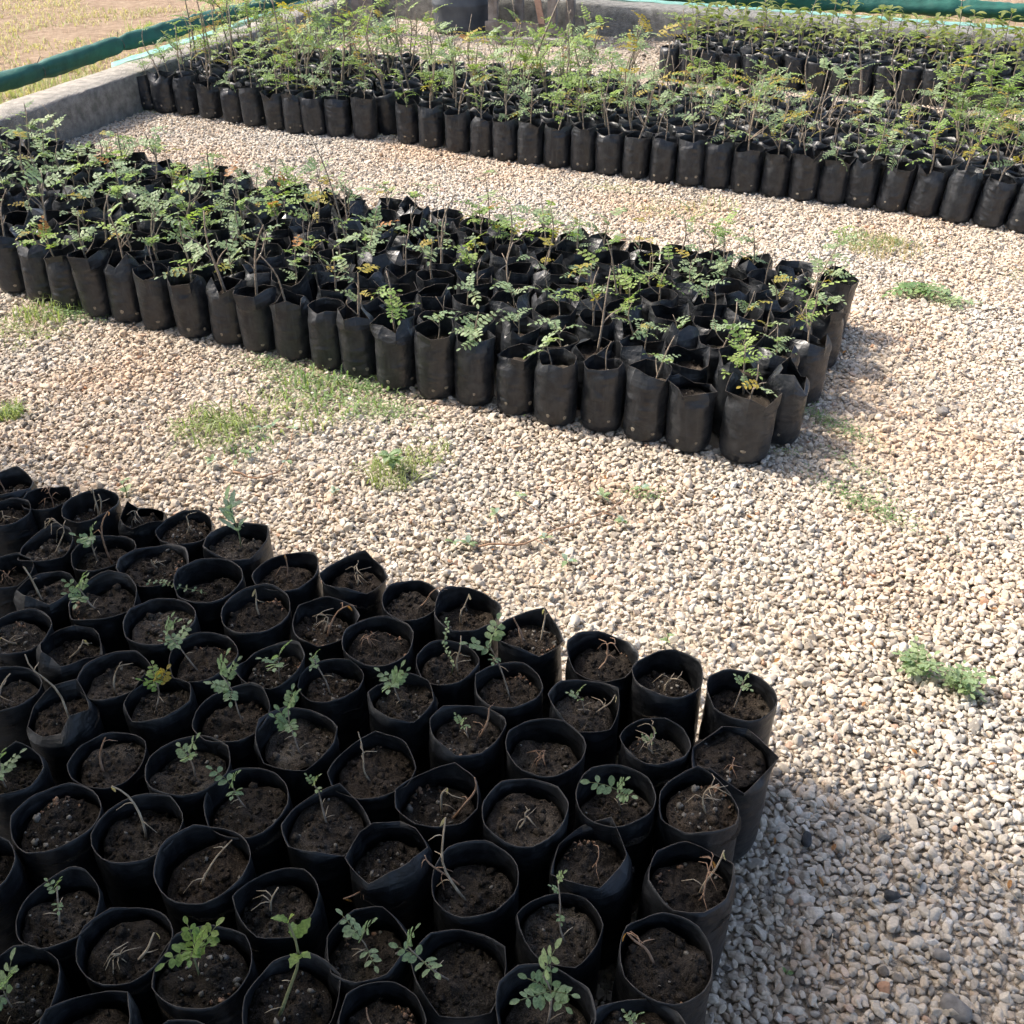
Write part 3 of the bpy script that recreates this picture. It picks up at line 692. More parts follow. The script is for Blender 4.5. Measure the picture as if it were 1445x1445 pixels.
# ================================================================== nearest block
FRONT = [  # rows from the back; (x, y, width of the rim in px, [plants])
 [(5,682,78,[('d',-2,676)]),(65,700,74,[('c',72,683)]),(130,718,84,[('d',130,690),('d',139,697)]),(197,727,72,[('c',193,722)]),(258,742,90,[('d',263,729)]),(334,764,104,[('P',321,708)]),(407,805,92,[('d',402,782)]),(499,811,88,[('c',503,796)]),(577,844,88,[('d',615,830)]),(656,865,94,[('d',663,839)]),(751,894,92,[('d',769,858),('d',724,872)]),(849,923,97,[('c',864,905)]),(943,955,101,[('c',955,957)]),(1045,985,102,[('t',1050,960)])],
 [(8,726,76,[('c',6,728)]),(69,768,86,[('c',73,731)]),(144,775,95,[('g',128,757,3),('d',150,720)]),(217,796,93,[('d',213,790)]),(295,820,101,[('v',208,826)]),(362,864,100,[('d',361,832)]),(453,876,95,[('c',454,864),('d',490,853)]),(532,905,106,[('c',522,897)]),(633,932,92,[('v',627,880),('d',652,899)]),(716,968,95,[('g',690,910,4)]),(825,993,102,[('t',814,980),('d',868,982)]),(921,1043,94,[('t',915,1046),('c',925,1025)]),(1032,1060,118,[('c',1033,1080)])],
 [(5,805,92,[('c',4,806)]),(58,834,90,[('d',33,799)]),(144,848,104,[('g',112,830,5)]),(228,880,104,[]),(289,926,104,[('g',236,893,6)]),(388,941,100,[('g',393,932,3)]),(465,960,98,[('t',442,930)]),(570,989,98,[('g',556,965,4)]),(659,1028,104,[('t',650,1022),('d',690,999)]),(771,1056,110,[('c',771,1058)]),(873,1126,113,[('g',872,1115,3)]),(989,1136,115,[('c',1004,1110)])],
 [(24,889,95,[('d',2,900)]),(92,911,98,[('d',118,903)]),(160,954,98,[('d',169,938)]),(225,988,110,[('y',221,962,5)]),(329,1010,108,[('g',313,950,5)]),(419,1041,128,[('g',406,1002,5)]),(523,1075,117,[('d',508,1034)]),(621,1123,118,[('d',672,1098),('d',630,1112)]),(740,1147,120,[('c',745,1142)]),(840,1209,119,[('d',846,1201)]),(972,1238,130,[('c',1003,1216),('d',1024,1200)])],
 [(5,975,95,[('d',14,950)]),(85,1012,118,[('d',30,926)]),(155,1068,108,[('d',149,1041)]),(264,1088,114,[('g',268,1070,3)]),(351,1127,127,[('g',327,1108,3)]),(461,1158,130,[('t',444,1107)]),(549,1206,118,[('d',487,1270)]),(670,1240,125,[('d',629,1158),('d',597,1207)]),(785,1298,124,[('t',789,1244)]),(939,1347,135,[('d',884,1318)])],
 [(12,1093,100,[('g',0,1075,4)]),(80,1154,124,[]),(195,1173,128,[('d',158,1107)]),(288,1224,132,[('d',327,1184)]),(394,1267,120,[('d',392,1252)]),(513,1332,127,[('g',511,1325,3)]),(649,1367,138,[('g',575,1335,3)]),(771,1425,134,[('g',768,1375,6)]),(905,1467,135,[('t',893,1440)])],
 [(-48,1230,125,[]),(84,1288,118,[('t',80,1252)]),(177,1329,132,[('c',159,1347),('d',216,1318)]),(285,1367,136,[('G',274,1338,6)]),(408,1408,134,[('L',412,1305)]),(538,1443,125,[('d',515,1421)])],
 [(18,1394,130,[('g',5,1398,4)]),(125,1450,130,[]),(248,1505,130,[])],
]
FROW = ['rearmost row', 'second row from back', 'third row from back', 'fourth row from back', 'fifth row from back', 'sixth row from back', 'seventh row from back', 'nearest row']
def front_plant(rng, kind, base, tip, npl, where):
    """base on the soil, tip in the air; returns the thing"""
    h = (tip - base).length
    e = empty('dry_twig' if kind in 'dc' else 'seedling', base)
    tl = tip - base; O = Vector((0, 0, 0))
    if kind in 'dc':
        m = M_DRY if rng.random() < 0.7 else M_DRYR
        st = MB(); pts = curve(rng, O, tl, 7, 0.10 if kind == 'd' else 0.18)
        r0 = rng.uniform(0.0018, 0.0028) if kind == 'd' else 0.002
        st.tube(pts, [r0 * (1 - 0.5 * i / 7) for i in range(8)], 5); st.build('stem', [m], e)
        for k in range(rng.randint(1, 3) if kind == 'd' else rng.randint(5, 8)):
            i = rng.randint(2, 7) if kind == 'd' else rng.randint(3, 7); p = pts[i]; a = rng.uniform(0, 6.28); l = rng.uniform(0.012, 0.03)
            q1 = p + Vector((math.cos(a), math.sin(a), rng.uniform(0, 0.6))) * l * 0.6
            q2 = q1 + Vector((math.cos(a + .5), math.sin(a + .5), rng.uniform(-1.2, 0.0))) * l * 0.7
            q2.z = max(q2.z, 0.001); q1.z = max(q1.z, 0.002)
            tw = MB(); tw.tube([p, p.lerp(q1, .5) + Vector((0, 0, .002)), q1, q2], [0.0009, 0.0009, 0.0008, 0.0005], 4); tw.build('side_twig', [m], e)
        if rng.random() < 0.5:                       # a withered curl still hanging on
            lf = MB(); leaflet(lf, pts[-1], Vector((rng.uniform(-1, 1), rng.uniform(-1, 1), -0.8)), Vector((rng.uniform(-1, 1), 1, 0.3)).normalized(), 0.013, 0.005, 0, 0.8)
            lf.build('withered_leaf', [M_LEAF_RUST if m is M_DRYR else M_STRAW], e)
        lab = ('dry leafless twig' if kind == 'd' else 'withered curled seedling') + ' in ' + where
        tag(e, lab, 'twig', 'dried seedlings in the nearest block'); return e
    if kind == 'v':
        vm = MB(); pts = []
        sag = Vector((tl.x, tl.y, 0)); n = 12
        for i in range(n + 1):
            t = i / n; pts.append(Vector((tl.x * t + 0.006 * math.sin(t * 9), tl.y * t + 0.005 * math.cos(t * 7), 0.004 + (tl.z) * t + 0.016 * math.sin(math.pi * t))))
        vm.tube(pts, [0.0012 - 0.0006 * i / n for i in range(n + 1)], 4); vm.build('stem', [M_STEMG], e)
        for i in range(2, n + 1):
            for sg in (1, -1):
                lf = bpy.data.objects.new('leaf', leaf_mesh(BL_LOBED, 'vine', i, M_LEAF_DUSTY)); d = Vector((rng.uniform(-.6, .6), sg, rng.uniform(0, .6)))
                lf.location = pts[i]; lf.rotation_euler = aim(d, rng.uniform(-.5, .5)).to_euler(); s = rng.uniform(0.2, 0.32); lf.scale = (s, s, s); link(lf, e)
        tag(e, 'trailing small-leaved vine in ' + where, 'vine'); return e
    big = kind in 'PL'
    st = MB(); pts = curve(rng, O, tl, 7, 0.06)
    r0 = 0.0028 if kind == 'L' else rng.uniform(0.0014, 0.0021)
    st.tube(pts, [r0 * (1 - 0.45 * i / 7) for i in range(8)], 6); st.build('stem', [M_STEMG if kind in 'LPG' else M_STEM], e)
    n = {'t': 3, 'P': 11, 'L': 6}.get(kind, npl)
    for k in range(n):
        t = 1.0 if k == 0 else rng.uniform(0.62, 1.0) if kind != 'P' else rng.uniform(0.3, 1.0)
        p = pts[min(7, int(round(t * 7)))]; a = k * 2.4 + rng.uniform(-.5, .5)
        el = rng.uniform(0.25, 0.95) if k else 1.2
        d = Vector((math.cos(a) * math.cos(el), math.sin(a) * math.cos(el), math.sin(el)))
        lst, nm, m, s = {'P': (BL_PALE, 'pale', M_LEAF_PALE, rng.uniform(0.55, 0.95)), 'L': (BL_LOBED, 'lobed', M_LEAF_GREEN, rng.uniform(0.55, 0.85)), 't': (FR_FRONT, 'front', M_LEAF_DUSTY, rng.uniform(0.38, 0.55)),
                         'y': (FR_FRONT, 'front', M_LEAF_YEL if k % 3 == 0 else M_LEAF_GREEN, rng.uniform(0.75, 1.0)), 'G': (FR_FRONT, 'front', M_LEAF_GREEN, rng.uniform(0.75, 1.1))}.get(kind, (FR_FRONT, 'front', M_LEAF_DUSTY, rng.uniform(0.72, 1.08)))
        lf = bpy.data.objects.new('leaf', leaf_mesh(lst, nm, rng.randint(0, 99), m)); lf.location = p
        lf.rotation_euler = aim(d, rng.uniform(-.4, .4)).to_euler(); lf.scale = (s, s, s); link(lf, e)
    for k in range(rng.randint(1, 3)):               # dead side twigs low on the stem
        p = pts[rng.randint(1, 4)]; a = rng.uniform(0, 6.28); l = rng.uniform(0.012, 0.026)
        tw = MB(); tw.tube([p, p + Vector((math.cos(a), math.sin(a), 0.3)) * l * .6, p + Vector((math.cos(a), math.sin(a), 0.1)) * l], [0.0008, 0.0007, 0.0004], 4); tw.build('side_twig', [M_DRY], e)
    what = {'t': 'tiny sprouting seedling', 'P': 'pale blue-green seedling with big toothed leaves', 'L': 'thick-stemmed lobed-leaf seedling', 'y': 'yellowing green seedling', 'G': 'bright green seedling'}.get(kind, 'grey-green seedling')
    tag(e, what + ' in ' + where, 'seedling', 'living seedlings in the nearest block'); return e

BLOCKS = []
rngF = random.Random(21)
front_pts = []
_fc = [at_z(px, py, F_H) for row in FRONT for (px, py, w, pl) in row]
for ri, row in enumerate(FRONT):
    nrow = len(row)
    for ci, (px, py, w, plants) in enumerate(row):
        c = at_z(px, py, F_H); D = w * depth(c) / F_PX
        k = nrow - ci; nd = sorted((c - q).length for q in _fc)[1]
        sxy = min(1.09, max(0.8, D / (2 * RB) * 0.985)); sxy = min(sxy, max(0.84, nd / (2 * RB) * 1.05)); sz = rngF.uniform(0.97, 1.03)
        where = f'bag {ordn(k)} from right, {FROW[ri]}, nearest block'
        loc = Vector((c.x, c.y, 0.004)); front_pts.append(loc); dz = random.Random(px * 7 + py).uniform(-0.022, 0.006)
        bi = rngF.choice(range(15)) if (px, py) not in ((85, 1012), (840, 1209), (58, 834), (1032, 1060), (197, 727), (92, 911), (549, 1206)) else rngF.choice((15, 16, 17, 18, 19))
        desc = 'black bag with ' + ('bare soil' if not plants else {'d': 'a dry twig', 'c': 'a withered plant', 'v': 'a trailing vine'}.get(plants[0][0], 'a green seedling'))
        place_bag(loc, sxy, sz, rngF.uniform(0, 6.28), (rngF.uniform(-.02, .02), rngF.uniform(-.02, .02)), FB[bi], FS[rngF.randint(0, 11)],
                  f'{desc}, {ordn(k)} from right, {FROW[ri]}, nearest block', 'nursery bags in the nearest block', 0, rngF, dz)
        for pi, pl in enumerate(plants):
            base = Vector((c.x + rngF.uniform(-.018, .018), c.y + rngF.uniform(-.02, .012), (F_S + dz) * sz + 0.003))
            tip = at_y(pl[1], pl[2], base.y + rngF.uniform(-.01, .015))
            if tip.z < base.z + 0.014: tip = at_z(pl[1], pl[2], base.z + 0.016)
            tl = tip - base
            if len(plants) > 1: base.x = base.x * 0.5 + 0.5 * (c.x + max(-.04, min(.04, (tip.x - c.x) * 0.7)))
            th_ = front_plant(rngF, pl[0], base, tip, pl[3] if len(pl) > 3 else 3, where)
            if len(plants) == 2 and plants[0][0] in 'dc' and plants[1][0] in 'dc':
                th_['label'] = ('left ' if pl[1] < plants[1 - pi][1] else 'right ') + th_['label']

# ================================================================== middle block
MIDROW = [(-15, 403), (29,415),(67,427),(108,438),(149,450),(190,458),(233,468),(280,478),(328,489),(375,500),(420,511),(467,525),(513,537),(566,553),(619,565),(674,577),(730,590),(786,603),(847,615),(906,627),(968,641),(1045,656)]
NV = Vector((0.42, 0.907, 0)); RV = Vector((0.907, -0.42, 0))
def away(p): return Vector((p.x, p.y, 0)).normalized()
mid_front = [at_z(x, y) + away(at_z(x, y)) * 0.062 for x, y in MIDROW]
def woody_plant(rng, base, h, lean, kind, where, group, cat='seedling'):
    """kind: leafy / sparse / bare / tall"""
    e = empty('seedling' if kind != 'bare' else 'dry_stick', base); e.rotation_euler.z = 0
    proto(e, rng, h, lean, kind, False)
    return e
PROTO = {}
def make_proto(seed, h, kind, fronds, nm, m, nleaf, broad=False):
    """stem mesh + list of (matrix, leaf mesh data) for one seedling growing at the origin"""
    rng = random.Random(seed); tip = Vector((rng.uniform(-.18, .18) * h, rng.uniform(-.18, .18) * h, h))
    st = MB(); pts = curve(rng, Vector((0, 0, -0.008)), tip, 8, 0.07)
    r0 = 0.0022 + 0.0095 * h
    st.tube(pts, [r0 * (1 - 0.62 * i / 8) for i in range(9)], 6)
    nodes = [(pts[i], i / 8) for i in range(3, 9)]
    for b in range(0 if broad else rng.randint(1, 3) if kind != 'bare' else rng.randint(0, 3)):
        i = rng.randint(2, 5); a = rng.uniform(0, 6.28); l = h * rng.uniform(0.25, 0.5)
        q = pts[i] + Vector((math.cos(a) * 0.65, math.sin(a) * 0.65, 0.75)) * l; bp = curve(rng, pts[i], q, 5, 0.1)
        st.tube(bp, [r0 * 0.55 * (1 - 0.55 * k / 5) for k in range(6)], 5); nodes += [(bp[3], .8), (bp[5], 1.0)]
    leaves = []
    for k in range(nleaf):
        p, t = nodes[-1 - k] if k < 2 else rng.choice(nodes)
        a = k * 2.4 + rng.uniform(-.6, .6); el = rng.uniform(0.05, 0.8) if not broad else rng.uniform(0.0, 0.6)
        d = Vector((math.cos(a) * math.cos(el), math.sin(a) * math.cos(el), math.sin(el))); s = rng.uniform(0.65, 1.1)
        mm = m
        if not broad and rng.random() < 0.075: mm = M_LEAF_YEL
        if rng.random() < 0.013: mm = M_LEAF_RUST
        leaves.append((p.copy(), aim(d, rng.uniform(-.5, .5)), s, rng.randint(0, 99), mm))
    return dict(stem=st, leaves=leaves, fr=fronds, nm=nm, me=None, h=h)
def place_proto(pr, base, rotz, scl, label, group, cat, name='seedling', tilt=(0, 0), stem_m=None):
    if pr['me'] is None: pr['me'] = pr['stem'].mesh('stem', [stem_m or M_STEM])
    e = empty(name, base, (tilt[0], tilt[1], rotz), (scl, scl, scl))
    link(bpy.data.objects.new('stem', pr['me']), e)
    for p, Mr, s, k, mm in pr['leaves']:
        lf = bpy.data.objects.new('leaf', leaf_mesh(pr['fr'], pr['nm'], k, mm)); lf.location = p; lf.rotation_euler = Mr.to_euler(); lf.scale = (s, s, s); link(lf, e)
    tag(e, label, cat, group); return e
rngM = random.Random(31)
MP = [make_proto(500 + k, rngM.uniform(0.12, 0.2), 'leafy', FR_MID, 'mid', M_LEAF_DUSTY, rngM.randint(5, 9)) for k in range(14)]
MPS = [make_proto(540 + k, rngM.uniform(0.07, 0.17), 'sparse', FR_MID, 'mid', M_LEAF_DUSTY, rngM.randint(3, 5)) for k in range(6)]
MPG = [make_proto(560 + k, rngM.uniform(0.13, 0.2), 'leafy', FR_MID, 'mid', M_LEAF_GREEN, rngM.randint(7, 11)) for k in range(4)]
MPB = [make_proto(580 + k, rngM.uniform(0.1, 0.26), 'bare', FR_MID, 'mid', M_LEAF_DUSTY, 0) for k in range(4)]
SC_MID, ROWS_MID, STEP = 1.0, 8, 0.143
ordr = {0: 'front row'}
for k in range(1, 12): ordr[k] = ordn(k + 1) + ' row'
for r in range(ROWS_MID):
    base = []
    for i, p in enumerate(mid_front):
        q = p + NV * (STEP * r)
        if r % 2: q = q + (RV * 0.072 if i == len(mid_front) - 1 else (mid_front[i + 1] - p) * 0.5)
        base.append(q)
    d0 = (mid_front[0] - mid_front[3]) / 3
    q = base[0]
    while True:
        q = q + d0
        if to_px(Vector((q.x, q.y, 0.22)))[0] < -30: break
        base.insert(0, q)
    base = [q for q in base if to_px(Vector((q.x, q.y, 0.22)))[0] > -34]
    n = len(base)
    for i, q in enumerate(base):
        k = n - i
        jit = 0.008 if r == 0 else 0.013
        loc = Vector((q.x + rngM.uniform(-jit, jit), q.y + rngM.uniform(-jit, jit), 0.004))
        sxy = rngM.uniform(0.96, 1.06); sz = rngM.uniform(0.92, 1.08)
        if r == 0 and k == 1: sxy = 1.12
        pos = f'{ordn(k)} from right in {ordr[r]} of middle block'
        place_bag(loc, sxy, sz, rngM.uniform(0, 6.28), (rngM.uniform(-.045, .045), rngM.uniform(-.045, .045)), MBG[rngM.randint(0, 15)], MSO[rngM.randint(0, 5)],
                  'crumpled black nursery bag, ' + pos, 'nursery bags in the middle block', (2 if rngM.random() < 0.75 else 1) if r == 0 else (1 if k == 1 else 0), rngM)
        u = rngM.random(); fx = i / n
        leafy = 0.55 - 0.2 * fx
        pl = Vector((loc.x + rngM.uniform(-.015, .015), loc.y + rngM.uniform(-.015, .015), M_S * sz))
        rz = rngM.uniform(0, 6.28); tl = (rngM.uniform(-.16, .16), rngM.uniform(-.16, .16)); sc = rngM.uniform(0.75, 1.25) * (1.22 - 0.32 * fx)
        where = f'bag {ordn(k)} from right in {ordr[r]} of middle block'
        G_ = 'seedlings in the middle block'
        if u < leafy * 0.75: place_proto(rngM.choice(MP), pl, rz, sc, 'leafy grey-green seedling in ' + where, G_, 'seedling', tilt=tl)
        elif u < leafy: place_proto(rngM.choice(MPG), pl, rz, sc, 'leafy bright green seedling in ' + where, G_, 'seedling', tilt=tl)
        elif u < leafy + 0.30: place_proto(rngM.choice(MPS), pl, rz, sc, 'small sparse seedling in ' + where, G_, 'seedling', tilt=tl)
        elif u < leafy + 0.43: place_proto(rngM.choice(MPB), pl, rz, sc, 'bare grey stick in ' + where, G_, 'stick', 'dry_stick', tilt=tl)
BLOCKS.append([mid_front[0] - NV * 0.02, mid_front[-1] - NV * 0.0 + RV * 0.0, mid_front[-1] + NV * (STEP * 7), mid_front[0] + NV * STEP * 7])

def stick(a, b, label, leaves, fr, nm, m, seed, group, r0=0.004, n_nodes=(5, 9)):
    """one tall individual seedling traced from foot to tip"""
    rng = random.Random(seed); e = empty('tall_seedling' if leaves else 'bare_stick', a); tl = b - a
    st = MB(); pts = curve(rng, Vector((0, 0, -0.01)), tl, 9, 0.035); st.tube(pts, [r0 * (1 - 0.6 * i / 9) for i in range(10)], 6); st.build('stem', [M_STEM], e)
    for k in range(leaves):
        p = pts[9] if k == 0 else pts[rng.randint(*n_nodes)]; an = k * 2.4 + rng.uniform(-.5, .5); el = rng.uniform(.1, .8)
        lf = bpy.data.objects.new('leaf', leaf_mesh(fr, nm, rng.randint(0, 99), m)); lf.location = p
        lf.rotation_euler = aim(Vector((math.cos(an) * math.cos(el), math.sin(an) * math.cos(el), math.sin(el)))).to_euler(); s = rng.uniform(.7, 1.1); lf.scale = (s, s, s); link(lf, e)
    if leaves == 0:
        for k in range(2):
            p = pts[rng.randint(4, 8)]; tw = MB(); an = rng.uniform(0, 6.28); tw.tube([p, p + Vector((math.cos(an) * .03, math.sin(an) * .03, .03))], [r0 * .4, r0 * .2], 4); tw.build('side_twig', [M_STEM], e)
    tag(e, label, 'seedling' if leaves else 'stick', group)
def tall(bx, by, tx, ty, bz, label, leaves, fr, nm, m, seed, group, r0=0.004, lean=0.0, nodes=(5, 9)):
    a = at_z(bx, by, bz); b = at_y(tx, ty, a.y + lean); stick(a, b, label, leaves, fr, nm, m, seed, group, r0, nodes)
GT = 'tall seedlings standing out of the blocks'
tall(492, 352, 436, 186, 0.17, 'long bare leaning stick rising from the middle block above the gravel', 0, FR_MID, 'mid', M_LEAF_DUSTY, 1, GT, 0.0042)
tall(690, 322, 684, 245, 0.17, 'tall thin seedling tipped with leaves at the rear edge of middle block', 6, FR_MID, 'mid', M_LEAF_DUSTY, 2, GT, 0.0035)
tall(1118, 470, 1182, 345, 0.17, 'slanting seedling with paired leaves at the right end of middle block', 7, FR_MID, 'mid', M_LEAF_DUSTY, 3, GT, 0.0038, nodes=(3, 9))
tall(1049, 563, 1052, 488, 0.16, 'stout stemmed seedling in the rightmost front bag of middle block', 7, FR_MID, 'mid', M_LEAF_GREEN, 4, GT, 0.0042, nodes=(4, 9))
tall(880, 436, 858, 338, 0.17, 'bare forked grey stick near the right end of middle block', 0, FR_MID, 'mid', M_LEAF_DUSTY, 5, GT, 0.0045)
tall(63, 240, 60, 175, 0.17, 'feathery seedling at the far left rear corner of middle block', 9, FR_MID, 'mid', M_LEAF_DUSTY, 6, GT, 0.004, nodes=(4, 9))
tall(1170, 400, 1188, 322, 0.17, 'thin seedling with small top leaves at rear right of middle block', 3, FR_MID, 'mid', M_LEAF_GREEN, 7, GT, 0.003)
tall(1020, 400, 1024, 318, 0.17, 'seedling with spreading top leaves at rear of middle block', 6, FR_MID, 'mid', M_LEAF_GREEN, 8, GT, 0.003)
tall(175, 235, 210, 187, 0.17, 'thin twig with pale leaves against the gravel at rear left', 4, FR_MID, 'mid', M_LEAF_DUSTY, 9, GT, 0.003)

# ================================================================== far blocks
FARL = [(213,157),(237,161),(268,164),(300,169),(334,175),(362,180),(395,185),(420,190),(447,193),(480,195),(517,198)]
FARR = [(578,205),(610,211),(648,217),(682,223),(716,229),(749,235),(786,239),(823,244),(859,249),(895,254),(933,260),(972,265),(1010,269),(1050,274),(1090,279),(1130,285),(1170,290),(1211,295),(1253,301),(1297,308),(1343,316),(1390,323),(1436,331),(1484,340)]
rngX = random.Random(41)
FP = [make_proto(600 + k, rngX.uniform(0.2, 0.42), 'leafy', FR_FAR, 'far', M_LEAF_GREEN if k % 3 else M_LEAF_DUSTY, rngX.randint(8, 13)) for k in range(12)]
FPD = [make_proto(640 + k, rngX.uniform(0.14, 0.24), 'leafy', FR_FAR, 'far', M_LEAF_DUSTY, rngX.randint(5, 9)) for k in range(5)]
FPB = [make_proto(660 + k, rngX.uniform(0.18, 0.4), 'bare', FR_FAR, 'far', M_LEAF_GREEN, 0) for k in range(4)]
BP = [make_proto(680 + k, rngX.uniform(0.16, 0.26), 'leafy', BL_FAR, 'broad', M_LEAF_BROAD, rngX.randint(8, 12), True) for k in range(6)]
LOWB = [bag_data(700 + k, RB, 0.215, 0.175, (0.3, 0.6, 0.9)[k % 3], 20, 1.2, True) for k in range(8)]
LOWS = soil_data(720, RB * 0.935, 0.175, 0, 0, 12, 3)
far_bags, far_soil = MB(), MB()
far_stem, far_leaf = MB(), MB()
LEAF_MATS = [M_LEAF_GREEN, M_LEAF_DUSTY, M_LEAF_YEL, M_LEAF_RUST, M_LEAF_BROAD, M_STEMG]
LIDX = {m.name: i for i, m in enumerate(LEAF_MATS)}
def stuff_plant(pr, base, rz, sc, tilt):
    M0 = Matrix.Translation(base) @ Euler((tilt[0], tilt[1], rz)).to_matrix().to_4x4() @ Matrix.Scale(sc, 4)
    far_stem.inst(data_of(pr['stem']), M0)
    for p, Mr, s, k, mm in pr['leaves']:
        far_leaf.inst(data_of(pr['fr'][k % len(pr['fr'])]), M0 @ Matrix.Translation(p) @ Mr.to_4x4() @ Matrix.Scale(s, 4), {0: LIDX[mm.name], 1: LIDX[M_STEMG.name]})
def stuff_bag(loc, rng):
    M0 = Matrix.Translation(loc) @ Euler((rng.uniform(-.05, .05), rng.uniform(-.05, .05), rng.uniform(0, 6.28))).to_matrix().to_4x4() @ Matrix.Diagonal((rng.uniform(.96, 1.06), rng.uniform(.96, 1.06), rng.uniform(.92, 1.08), 1))
    far_bags.inst(LOWB[rng.randint(0, 7)], M0); far_soil.inst(LOWS, M0)
def far_block(front_px, rows, blockname, clip, broad_front=False):
    fp = [at_z(x, y) + away(at_z(x, y)) * 0.062 for x, y in front_px]; n = len(fp)
    for i, q in enumerate(fp):
        k = n - i
        loc = Vector((q.x, q.y, 0.004)); sz = rngX.uniform(0.92, 1.06)
        tilt = (rngX.uniform(-.05, .05), rngX.uniform(-.04, .04) + (0.12 if k <= 6 and n > 15 else 0))
        place_bag(loc, rngX.uniform(1.0, 1.1), sz, rngX.uniform(0, 6.28), tilt, MBG[rngX.randint(0, 15) // 4 * 4 + rngX.randint(0, 1)], MSO[rngX.randint(0, 5)],
                  f'black nursery bag, {ordn(k)} from right in front row of {blockname}', 'nursery bags in front rows of the far blocks', 2 if rngX.random() < 0.6 else 0, rngX)
        u = rngX.random(); where = f'bag {ordn(k)} from right, front row of {blockname}'; pl = Vector((loc.x, loc.y, M_S * sz))
        tl = (rngX.uniform(-.15, .15), rngX.uniform(-.15, .15)); sc = rngX.uniform(0.75, 1.1); rz = rngX.uniform(0, 6.28)
        if u < 0.5: place_proto(rngX.choice(FP), pl, rz, sc * 0.9, 'bushy feathery seedling in ' + where, 'seedlings in far front rows', 'seedling', tilt=tl)
        elif u < 0.9: place_proto(rngX.choice(FPD), pl, rz, sc, 'grey-green feathery seedling in ' + where, 'seedlings in far front rows', 'seedling', tilt=tl)
        else: place_proto(rngX.choice(FPB), pl, rz, sc, 'bare twiggy seedling in ' + where, 'seedlings in far front rows', 'seedling', tilt=tl)
    cnt = 0
    for r in range(1, rows):
        for i, p in enumerate(fp):
            q = p + NV * (0.142 * r)
            if r % 2: q = q + ((fp[i + 1] - p) * 0.5 if i < n - 1 else RV * 0.07)
            q = q + Vector((rngX.uniform(-.013, .013), rngX.uniform(-.013, .013), 0.004))
            if not clip(q): continue
            stuff_bag(q, rngX); cnt += 1
            u = rngX.random(); tl = (rngX.uniform(-.15, .15), rngX.uniform(-.15, .15)); pl = Vector((q.x, q.y, 0.175)); rz = rngX.uniform(0, 6.28)
            right = q.x > 0.75
            if u < (0.22 if right else 0.55): stuff_plant(rngX.choice(FP), pl, rz, rngX.uniform(.5, 1.0) if right else rngX.uniform(.75, 1.3), tl)
            elif u < (0.46 if right else 0.78): stuff_plant(rngX.choice(FPD), pl, rz, rngX.uniform(.8, 1.2), tl)
            elif u < 0.95: stuff_plant(rngX.choice(FPB), pl, rz, rngX.uniform(.7, 1.1), tl)
    print(blockname, 'stuff bags', cnt)
    BLOCKS.append([fp[0] + NV * .04, fp[-1] + NV * .04, fp[-1] + NV * (0.142 * (rows - 1.5)), fp[0] + NV * (0.142 * (rows - 1.5))])
def inside(q, m=0.09):
    return (q - LW_A).dot(LW_N) < -m and (q - BW_A).dot(BW_N) < -m
far_block(FARL, 9, 'far left block', inside)
far_block(FARR, 9, 'far right block', inside)
# broad-leaved block against the back wall
b0 = Vector((1.10, 7.72, 0)); cnt = 0
for r in range(8):
    for i in range(20):
        q = b0 + RV * (0.148 * (i + 0.5 * (r % 2))) + NV * (0.146 * r) + Vector((rngX.uniform(-.014, .014), rngX.uniform(-.014, .014), 0.004))
        if not inside(q) or to_px(Vector((q.x, q.y, .2)))[0] > 1500: continue
        stuff_bag(q, rngX); cnt += 1
        if rngX.random() < 0.86: stuff_plant(rngX.choice(BP), Vector((q.x, q.y, 0.175)), rngX.uniform(0, 6.28), rngX.uniform(.8, 1.25), (rngX.uniform(-.12, .12), rngX.uniform(-.12, .12)))
print('broad block', cnt)
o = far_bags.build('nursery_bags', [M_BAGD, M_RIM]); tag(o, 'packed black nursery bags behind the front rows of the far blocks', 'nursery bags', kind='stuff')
o = far_soil.build('bag_soil', [M_SOIL, M_CHIP]); tag(o, 'dark soil filling the packed bags of the far blocks', 'soil', kind='stuff')
o = far_stem.build('seedling_stems', [M_STEM]); tag(o, 'thin brown stems crowding the far blocks of seedlings', 'stems', kind='stuff')
o = far_leaf.build('seedling_foliage', LEAF_MATS); tag(o, 'green and yellowing leaves massed over the far blocks of seedlings', 'foliage', kind='stuff')

FG = M_LEAF_GREEN
tall(293, 112, 276, -8, 0.18, 'tall pale bare-stemmed seedling crossing the green roll, right of two', 4, FR_MID, 'mid', M_LEAF_DUSTY, 21, GT, 0.0081, nodes=(6, 9))
tall(279, 96, 259, -10, 0.18, 'tall dark seedling with round leaves crossing the green roll', 8, FR_MID, 'mid', M_LEAF_DUSTY, 22, GT, 0.0081, nodes=(6, 9))
tall(398, 116, 383, -6, 0.18, 'tall straight bare stick in the far left block before the wall end', 0, FR_FAR, 'far', FG, 23, GT, 0.0088)
tall(438, 60, 439, -8, 0.18, 'thin dark upright stick near the left wall end', 0, FR_FAR, 'far', FG, 24, GT, 0.0068)
tall(742, 124, 792, -6, 0.18, 'long thick bare stick leaning right in front of the back wall', 0, FR_FAR, 'far', FG, 25, GT, 0.0101)
tall(742, 86, 722, -4, 0.18, 'tall thin stick left of the leaning one before the timber', 2, FR_FAR, 'far', FG, 26, GT, 0.0068)
tall(822, 112, 799, -6, 0.18, 'tall pale bare stick leaning left before the back wall', 0, FR_FAR, 'far', FG, 27, GT, 0.0081)
tall(826, 112, 847, 27, 0.18, 'leaning seedling topped by two green leaves before the back wall', 3, FR_FAR, 'far', FG, 28, GT, 0.0068, nodes=(8, 9))
